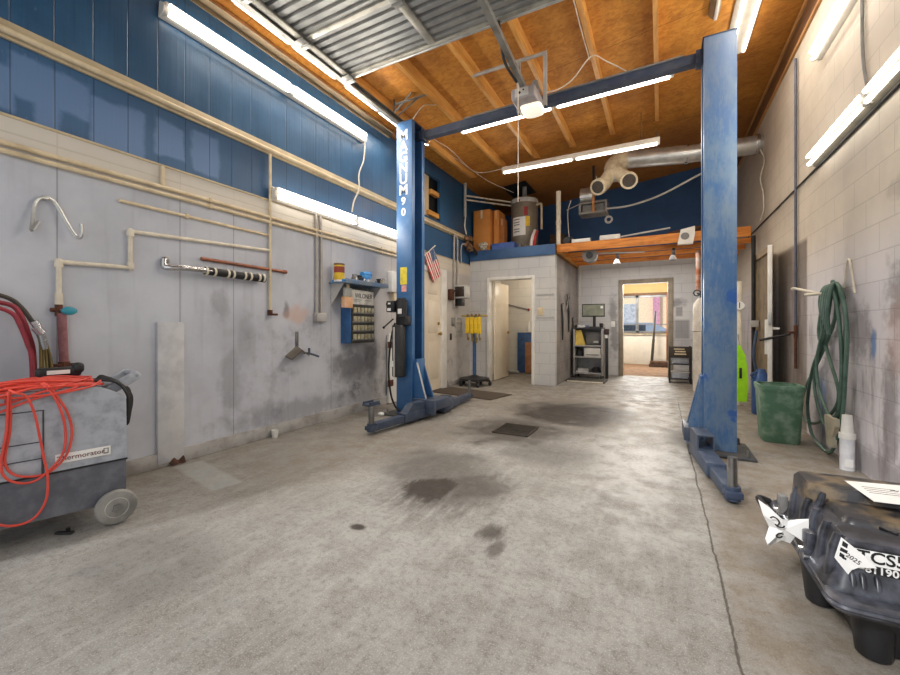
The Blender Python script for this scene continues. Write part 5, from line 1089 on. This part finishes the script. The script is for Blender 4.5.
single('black_scrap', MB().box((-2.80, .93, .008), (.09, .025, .012), rz=.5, bev=.004).box((-2.82, .95, .008), (.05, .02, .014), rz=-.3, bev=.004), m_black, 'small black scrap on the floor under the cleaning machine', 'scrap')
EM4 = Matrix.Translation((-2.715, 1.17, .07)) @ Matrix.Rotation(th, 4, 'Z') @ Matrix.Scale(.936, 4)
def ext(pts): return [EM4 @ Vector(p) for p in pts]
# orange cord: heap of loops on the lid and three drooping loops down the front
m_cord = M('cord_orange', (222, 78, 62), .45, c2=(206, 66, 54))
b = MB()
for i in range(9):
    cx = -.40 + R.uniform(-.07, .05); cy = .14 + R.uniform(-.04, .04); rx = R.uniform(.20, .30); ry = R.uniform(.09, .15); ph = R.uniform(0, 6)
    z0 = .762 + .009 * (i % 5)
    b.tube(ext([(max(-.78, min(-.06, cx + rx * math.cos(a * PI / 6))), max(.0, cy + ry * math.sin(a * PI / 6)), z0 + .012 * math.sin(a * PI / 3 + ph)) for a in range(12)]), .0054, 7, 5, True)
A1 = [(-.346, .787), (-.30, .704), (-.261, .606), (-.247, .497), (-.271, .383), (-.337, .309), (-.417, .307), (-.476, .342), (-.50, .416), (-.484, .546), (-.48, .668), (-.484, .754)]
A2 = [(-.355, .782), (-.304, .678), (-.276, .542), (-.281, .412), (-.327, .333), (-.391, .28), (-.451, .286), (-.50, .331), (-.513, .407), (-.496, .549), (-.49, .68), (-.49, .76)]
A3 = [(-.468, .762), (-.425, .735), (-.395, .641), (-.377, .524), (-.359, .392), (-.346, .299), (-.35, .172), (-.391, .09), (-.451, .07), (-.517, .095), (-.60, .18), (-.62, .5), (-.6, .76)]
for k, A in enumerate((A1, A2, A3)):
    pts = [(A[0][0] - .05, .10, .80)] + [(x, -.02 - .008 * k if z < .765 else -.005, max(z, .07)) for x, z in A] + [(A[-1][0] - .02, .09, .55)]
    b.tube(ext(pts), .0056, 8, 6)
for k, L_ in enumerate(([(-.64, .745), (-.56, .70), (-.47, .71), (-.38, .745), (-.30, .762)], [(-.66, .70), (-.56, .655), (-.46, .69), (-.38, .72), (-.24, .755)], [(-.58, .76), (-.50, .735), (-.42, .73), (-.30, .735), (-.17, .757)], [(-.62, .72), (-.52, .745), (-.44, .765), (-.40, .775), (-.3, .775)])):
    b.tube(ext([(L_[0][0] - .04, .06, .775)] + [(x, -.014 - .006 * k, z) for x, z in L_] + [(L_[-1][0] + .06, .06, .778)]), .0056, 8, 6)
b.tube(ext([(-.70, -.02, .70), (-.55, -.012, .765), (-.44, .02, .785), (-.36, .015, .775), (-.25, -.006, .768), (-.15, .0, .765), (-.10, .06, .755)]), .0056, 8, 6)
for j in range(4): b.tube(ext([(-.6, .04 * j, .78 + .004 * j), (-.48, .02 + .03 * j, .80), (-.33, .05 + .035 * j, .795 + .004 * j), (-.2, .06 + .04 * j, .79), (-.12, .10 + .03 * j, .775)]), .0056, 8, 6)
single('extension_cord', b, m_cord, 'orange red extension cord heaped and draped over the floor cleaning machine', 'cord')
b = MB()
for j in range(7): b.tube(ext([(-.17 + .01 * j, .10 + .014 * j, .775), (-.09, .07 + .012 * j, .775 + .004 * j), (-.03, .05 + .011 * j, .755 + .005 * (j % 3)), (.012 + .005 * j, .04 + .010 * j, .68), (.018 + .005 * j, .04 + .010 * j, .6), (.012 + .003 * j, .05 + .008 * j, .54 - .025 * (j % 3)), (.016 + .004 * j, .07 + .009 * j, .60), (.02 + .004 * j, .07 + .012 * j, .70), (-.03, .09 + .012 * j, .765)]), .0065, 7)
single('cable_coil', b, m_rubber, 'black cable coil draped over the right end of the cleaning machine', 'cable')
t = thing('hand_tool_grip', 'black handheld tool with white label on top of orange cord', 'tool', tuple(EM4 @ Vector((-.26, .22, .80))))
c = EM4 @ Vector((-.27, .24, .83)); rm = Matrix.Rotation(th + .12, 4, 'Z')
b = MB(); b.box(c, (.19, .05, .055), bev=.016, seg=3, mat=rm); b.box(EM4 @ Vector((-.185, .245, .85)), (.05, .06, .06), bev=.02, seg=3, mat=rm); part('body', b, m_black, t)
part('white_label', MB().box(EM4 @ Vector((-.275, .212, .832)), (.095, .006, .022), mat=rm), m_paper, t)
# hoses hanging on the wall above it
X0 = -3.36
def hz(L, x, r, m, nm, lab, ext_=True):
    P = [(x, y, z) for y, z in L]
    if ext_:
        y0 = .70; left = [(x, 2 * y0 - y, z) for y, z in reversed(L)]
        P = left + [(x, y0, L[0][1] + .02)] + P
    return single(nm, MB().tube(P, r * .85, 10), m, lab, 'hose', 'hoses hung on the left wall')
m_rh = M('hose_red', (152, 44, 58), .5, c2=(128, 36, 48), scale=12)
hz([(.80, 1.247), (.882, 1.225), (.918, 1.168), (.949, 1.062), (.972, .921), (.976, .55)], X0, .016, m_rh, 'air_hose', 'outer dark red air hose looped on the left wall above the cleaning machine')
hz([(.80, 1.215), (.874, 1.178), (.907, 1.105), (.937, .998), (.955, .9), (.960, .55)], X0 + .035, .014, m_rh, 'air_hose', 'inner dark red air hose looped on the left wall above the cleaning machine')
hz([(.80, 1.295), (.882, 1.267), (.933, 1.211), (.979, 1.127), (1.02, 1.028), (1.05, .928), (1.10, .55)], X0 - .035, .015, M('hose_brown', (72, 66, 58), .6), 'air_hose', 'dark brown hose forming the outermost loop on the left wall')
m_ol = M('hose_olive', (122, 104, 48), .5, c2=(96, 82, 40))
for i, (L, lab) in enumerate((([(.975, 1.08), (.997, .97), (.998, .55)], 'olive hose hanging straight behind the red hoses'), ([(1.0, 1.03), (1.012, .95), (1.012, .55)], 'second olive hose hanging right of the red hoses'), ([(1.01, 1.02), (1.028, .95), (1.046, .55)], 'third olive hose fanning slightly to the right'), ([(1.02, 1.01), (1.05, .93), (1.09, .55)], 'rightmost olive hose fanning out toward the air line'))):
    hz(L, X0 + .02 - .012 * i, .008, m_ol, 'thin_hose', lab, False)
t = thing('hose_coupling', 'silver crimped coupling on the hanging hoses', 'coupling', (X0 + .06, .97, 1.0)); part('ferrule', MB().cyl((X0 + .06, .955, 1.135), (X0 + .06, .975, 1.10), .02).cyl((X0 + .06, .965, 1.10), (X0 + .06, .99, 1.06), .024), m_chrome, t)
b = MB()
for i in range(6): b.cyl((X0 + .06, .988 + .003 * i, 1.06 - .014 * i), (X0 + .06, .990 + .003 * i, 1.052 - .014 * i), .019)
b.cyl((X0 + .06, .987, 1.06), (X0 + .06, 1.005, .965), .014); part('spring_guard', b, m_steel, t)
single('hose_peg', MB().cyl((WL, .70, 1.225), (-3.28, .70, 1.245), .02).sph((-3.28, .70, 1.25), .026, seg=10), m_steel, 'steel peg carrying the looped hoses on the left wall', 'hook')

# ================================================================== BLACK TRANSIT CASE
TC = thing('transit_case', 'black ribbed plastic parts transit case on the floor at right front', 'case', (.9, 2.1, 0))
m_case = M('case_black', (36, 37, 42), .32, c2=(78, 80, 90), scale=11); m_case2 = M('case_dark', (24, 24, 26), .4, c2=(36, 36, 38))  # case_black has bluish highlights painted into its colour
m_scuff_sheen = M('case_scuff_sheen', (56, 55, 58), .3, c2=(120, 104, 82), scale=9, lo=.46, hi=.66)  # lid blocks: scuffs plus brown reflections painted into the colour
cx, cy = .90, 2.13
part('base', MB().loft([(0.0, .52, .52, .07, cx, cy), (.015, .58, .58, .09, cx, cy), (.10, .62, .64, .08, cx, cy), (.19, .72, .76, .07, cx, cy)]), m_case2, TC)
for x, y in ((.63, 1.84), (.88, 1.80), (1.14, 1.84), (.565, 2.1)): part('base_rib', MB().cyl((x, y, .01), (x, y, .19), .045, .065, 16), m_case2, TC)
part('flange', MB().loft([(.185, .80, .84, .045, cx, cy), (.20, .83, .87, .05, cx, cy), (.222, .83, .87, .05, cx, cy), (.232, .80, .84, .045, cx, cy)]), m_case, TC)
part('flange_lip', MB().loft([(.205, .835, .875, .052, cx, cy), (.212, .845, .885, .055, cx, cy), (.219, .835, .875, .052, cx, cy)]), m_case, TC)
lx, ly = .87, 2.075
lid = part('lid', MB().loft([(.228, .76, .70, .05, lx, ly + .03), (.245, .74, .66, .05, lx, ly + .01), (.285, .69, .58, .035, lx, ly), (.37, .675, .565, .03, lx, ly), (.388, .65, .54, .035, lx, ly)]), m_case, TC)
part('front_lip', MB().loft([(.362, .655, .14, .03, lx + .005, 1.86), (.380, .665, .15, .03, lx + .005, 1.86), (.392, .64, .125, .03, lx + .005, 1.86)]), m_case, lid)
part('middle_block', MB().loft([(.37, .615, .26, .04, lx + .02, 2.07), (.395, .60, .24, .035, lx + .02, 2.07), (.408, .575, .215, .03, lx + .02, 2.07)]), m_scuff_sheen, lid)
part('rear_block', MB().loft([(.30, .68, .24, .03, lx, 2.25), (.43, .665, .22, .03, lx, 2.25), (.450, .64, .19, .03, lx, 2.25)]), m_scuff_sheen, lid)
for i in range(4): part('top_groove', MB().box((.70 + .06 * i, 1.93, .394), (.010, .05, .010), rz=.7, bev=.003), m_case2, lid)
for i, y in enumerate((1.83, 1.93, 2.04, 2.14, 2.28)): part('side_rib', MB().loft([(.24, .06, .04, .012, .532, y), (.35, .03, .034, .012, .530, y), (.395, .022, .026, .010, .540, y)]), m_case, lid)
for y in (2.10, 2.20): part('corner_rib', MB().cyl((.56, y, .38), (.575, y, .44), .016, .010, 10), m_case, lid)
for x in (.56, .585, .62): part('front_rib', MB().loft([(.235, .02, .06, .008, x, 1.785), (.285, .016, .04, .007, x, 1.792), (.30, .008, .02, .004, x, 1.80)]), m_case, lid)
for i, y in enumerate((1.985, 2.36)):
    part('latch', MB().box((.505, y, .275), (.03, .05, .10), bev=.008).box((.495, y, .30), (.02, .035, .05), bev=.006).box((.50, y, .225), (.045, .045, .03), bev=.006), m_greymd if i else m_case, TC)
    for dy in (-.03, .03): part('latch_bolt', MB().cyl((.478, y + dy, .238), (.50, y + dy, .238), .010, seg=8), m_chrome, TC)
part('side_handle', MB().tube([(.49, 2.36, .22), (.445, 2.37, .235), (.44, 2.43, .24), (.445, 2.52, .235), (.49, 2.53, .22)], .016, 8), m_case2, TC)
fy = 1.787
sl = part('shipping_label', MB().bb(.568, .84, fy, fy + .003, .268, .372, .0005), m_paper, TC)
part('lettering', text('TCS5', .052, frame((.632, fy - .001, .350), (1, 0, 0), (0, 0, 1)), off=.0008).add(text('6L80', .052, frame((.755, fy - .001, .350), (1, 0, 0), (0, 0, 1)))), m_ink, sl)
part('number_band', MB().bb(.592, .70, fy - .001, fy, .298, .325), m_ink, sl)
part('number', text('81190', .032, frame((.632, fy - .002, .3115), (1, 0, 0), (0, 0, 1)), off=.0006), m_paper, sl)
b = MB(); x = .594
while x < .70:
    w = R.choice((.0015, .003, .004)); b.bb(x, x + w, fy - .001, fy, .276, .294); x += w + R.choice((.002, .003))
part('barcode', b, m_ink, sl)
# sticker peeling off the corner (flag shaped), stuck on the front left corner
f = frame((.533, 1.782, .402), (.90, -.22, -.16), (.14, .02, 1)) @ Matrix.Scale(.74, 4)
pk = part('date_sticker', MB().prism([(0, .0), (.085, -.045), (.125, -.075), (.075, -.10), (.055, -.125), (.048, -.15), (-.005, -.10)], .002, f), m_paper, TC)
part('date_print', text('2025', .026, f @ Matrix.Translation((.052, -.075, .003)) @ Matrix.Rotation(-.35, 4, 'Z')), m_ink, pk)
b = MB()
for (x, y, w, h) in ((.008, -.035, .018, .022), (.006, -.06, .024, .016), (.008, -.085, .016, .018), (.018, -.09, .014, .01)): b.prism([(x, y), (x + w, y - h * .2), (x + w, y + h * .7), (x, y + h)], .001, f @ Matrix.Translation((0, 0, .002)))
part('black_blocks', b, m_ink, pk)
# paper lying on top and paper note stuck on the side
single('paper_sheet', MB().rings([[Vector((x, y, z)) for x, y in ((.69, 2.27), (.705, 2.05), (.95, 2.08), (.95, 2.32))] for z in (.4505, .4520)]), m_paper, 'white sheet lying on top of the black transit case', 'paper')
nt = thing('paper_note', 'torn white handwritten note stuck to the left side of transit case', 'paper', (.52, 2.05, .25))
npz = lambda px, pz, d=0.0: Vector((.512 + (px - 807) * .0032, 2.03 + d, 355 * .001 - (pz - 505) * .0042))
out_ = [(807, 505), (805, 527), (794, 524), (790, 532), (781, 530), (772, 541), (766, 535), (764, 530), (769, 520), (762, 508), (759, 497), (770, 502), (780, 508), (788, 510), (797, 508)]
b = MB(); cen = (783, 518)
def crumple(p): return .02 * math.sin(p[0] * .45) + .012 * math.sin(p[1] * .7)
for k in (1.0,):
    vs = [b.bm.verts.new(npz(*p, crumple(p))) for p in out_]; inner = [b.bm.verts.new(npz(cen[0] + (p[0] - cen[0]) * .5, cen[1] + (p[1] - cen[1]) * .5, crumple(p) * .3 - .012)) for p in out_]; cv = b.bm.verts.new(npz(*cen, -.02))
    n = len(vs)
    for i in range(n):
        j = (i + 1) % n; b.bm.faces.new((vs[i], vs[j], inner[j], inner[i])); b.bm.faces.new((inner[i], inner[j], cv))
part('sheet', b, m_paper, nt)
b = MB()
b.tube([npz(x, z, -.034) for x, z in ((768, 508), (771, 506.5), (775, 508), (777, 511), (775, 514), (773, 513), (776, 515), (780, 515), (782, 513))], .0028, 6, 4)
b.tube([npz(x, z, -.034) for x, z in ((781, 521), (777, 521), (774, 524), (777, 525), (780, 523))], .0028, 6, 4)
part('handwriting', b, m_ink, nt)
b = MB(); b.add(text('~ 3', .05, frame((.84, 2.22, .4525), (1, .1, 0), (-.1, 1, 0))))
for i in range(4): b.box((.775, 2.22 - .022 * i, .4525), (.10, .003, .0006), rz=.1)
o_ = [o for o in COL.objects if o.name.startswith('paper_sheet')][0]; ROOT[o_] = o_.location.copy(); part('writing', b, m_ink, o_)

# ================================================================== OFFICE THINGS AND OUTSIDE
t = thing('push_broom', 'push broom with dark handle standing on the office floor', 'broom', (.05, 12.4, 0))
part('head', MB().box((.05, 12.4, .12), (.60, .16, .1), bev=.03), M('broom_brown', (104, 78, 66), .9, c2=(70, 54, 46), scale=20), t)
part('bristles', MB().box((.05, 12.4, .04), (.64, .2, .08), bev=.01), M('bristle_dark', (84, 66, 58), .95, c2=(60, 48, 42), scale=40), t)
part('handle', MB().cyl((-.20, 12.4, .15), (-.16, 12.55, .75), .036).cyl((-.16, 12.55, .75), (-.11, 12.75, 1.55), .03), M('handle_dark', (52, 48, 46), .5), t)
t = thing('white_counter', 'white reception counter under the office window', 'counter', (-.3, 13.2, 0)); m_cnt = M('counter_white', (240, 240, 238), .4, c2=(232, 232, 230))
part('front', MB().bb(-2.4, .16, 13.1, 13.42, .0, .86, .005), m_cnt, t); part('top', MB().bb(-2.45, .16, 13.06, 13.45, .86, .90, .006), M('counter_top', (206, 200, 188), .4), t)
single('car_park', MB().bb(-40, 40, 13.7, 60, -.35, -.25), M('asphalt', (168, 164, 160), .9, c2=(150, 146, 142), scale=.5), 'pale asphalt car park seen through the office window', 'ground')
bd = thing('shop_building', 'tan shop building with magenta column across the car park', 'building', (0, 40, -.25))
part('wall', MB().bb(-14, 14, 40, 46, -.25, 4.6), M('stucco_tan', (238, 218, 188), .8, c2=(228, 206, 174)), bd); part('roof', MB().bb(-14.5, 14.5, 39.6, 46.5, 4.6, 5.1), M('roof_grey', (150, 150, 160), .7), bd)
part('column', MB().bb(-.55, .0, 39.5, 40, -.25, 4.6), M('magenta_paint', (212, 150, 176), .6), bd)
for x in (-9, -6.2, -3.6): part('window', MB().bb(x, x + 1.8, 39.9, 40, 1.2, 3.2), M('shop_glass', (196, 200, 210), .2), bd)
t = thing('parked_van', 'grey blue van parked outside the office window', 'van', (-1.6, 22, -.25)); m_van = M('van_paint', (150, 164, 186), .3, c2=(140, 154, 176))
part('body', MB().prism([(-2.6, .35), (2.6, .35), (2.6, .95), (2.3, 1.2), (1.5, 1.25), (.9, 1.55), (-2.4, 1.6), (-2.6, 1.3)], 1.8, frame((-1.2, 22.9, -.25), (1, 0, 0), (0, 0, 1))), m_van, t)
part('windows', MB().bb(-3.4, -.6, 21.08, 21.10, .85, 1.2, .01), M('van_glass', (60, 70, 84), .15), t)
for x in (-3.0, .6): part('wheel', MB().cyl((x, 21.05, .08), (x, 21.3, .08), .33, seg=20), m_rubber, t)
t = thing('shrub', 'round green shrub outside at the left of office window', 'shrub', (-1.75, 18.5, -.25))
b = MB()
for i in range(60):
    a = R.uniform(0, 2 * PI); q = R.uniform(0, .55); b.sph((-1.75 + q * math.cos(a), 18.5 + q * math.sin(a), .75 + R.uniform(-.5, .65) * (1 - q)), R.uniform(.1, .18), (1, 1, .7), 6)
part('foliage', b, M('leaf_green', (78, 112, 74), .7, c2=(50, 84, 52), scale=9), t); part('stem', MB().cyl((-1.75, 18.5, -.25), (-1.75, 18.5, .7), .05), m_rust, t)

# ================================================================== LIGHT
w = bpy.data.worlds.new('sky'); SC.world = w; w.use_nodes = True
bg = w.node_tree.nodes['Background']; bg.inputs[0].default_value = (.93, .97, 1.0, 1); bg.inputs[1].default_value = 1.1
def lamp(kind, name, loc, e, size=None, rot=(0, 0, 0), col=(1, 1, 1)):
    l = bpy.data.lights.new(name, kind); l.energy = e; l.color = col
    o = bpy.data.objects.new(name, l); COL.objects.link(o); o.location = loc; o.rotation_euler = rot
    if kind == 'AREA' and size: l.shape = 'RECTANGLE'; l.size, l.size_y = size
    if kind == 'POINT': l.shadow_soft_size = .12
    if kind == 'SUN': l.angle = .1
    return o
lamp('POINT', 'restroom_fill', (-2.35, 8.6, 2.1), 16, col=(1, .9, .74))  # added fill light, the restroom has no fixture for it
lamp('POINT', 'office_fill', (-.4, 11.6, 2.2), 95, col=(1, .93, .80))  # fill without a fixture, added to brighten the office
lamp('POINT', 'alcove_fill', (-.25, 8.4, 1.75), 9, col=(1, .95, .88))  # added point fill to lift the dim alcove, no lamp hangs here
lamp('AREA', 'alcove_top_fill', (-.3, 8.5, 2.46), 24, (1.8, 1.2), (0, 0, 0), (1, .95, .88))  # added downward fill under the joists, not a real fitting
lamp('AREA', 'office_daylight', (-.2, 12.9, 1.55), 70, (2.2, 1.0), (-PI / 2, 0, 0), (.96, .98, 1))
lamp('SUN', 'sun', (0, 30, 20), 2.2, rot=(math.radians(52), 0, math.radians(-25)))

# ================================================================== CAMERA
cam = bpy.data.cameras.new('camera'); co = bpy.data.objects.new('camera', cam); COL.objects.link(co)
co.location = (0, 0, 1.1); co.rotation_euler = (PI / 2, 0, math.atan(210 / 400))
cam.sensor_width = 36; cam.lens = 16; cam.shift_y = -10.5 / 900; cam.clip_start = .02
SC.camera = co
SC.view_settings.view_transform = 'Standard'; SC.view_settings.look = 'None'; SC.view_settings.exposure = 0
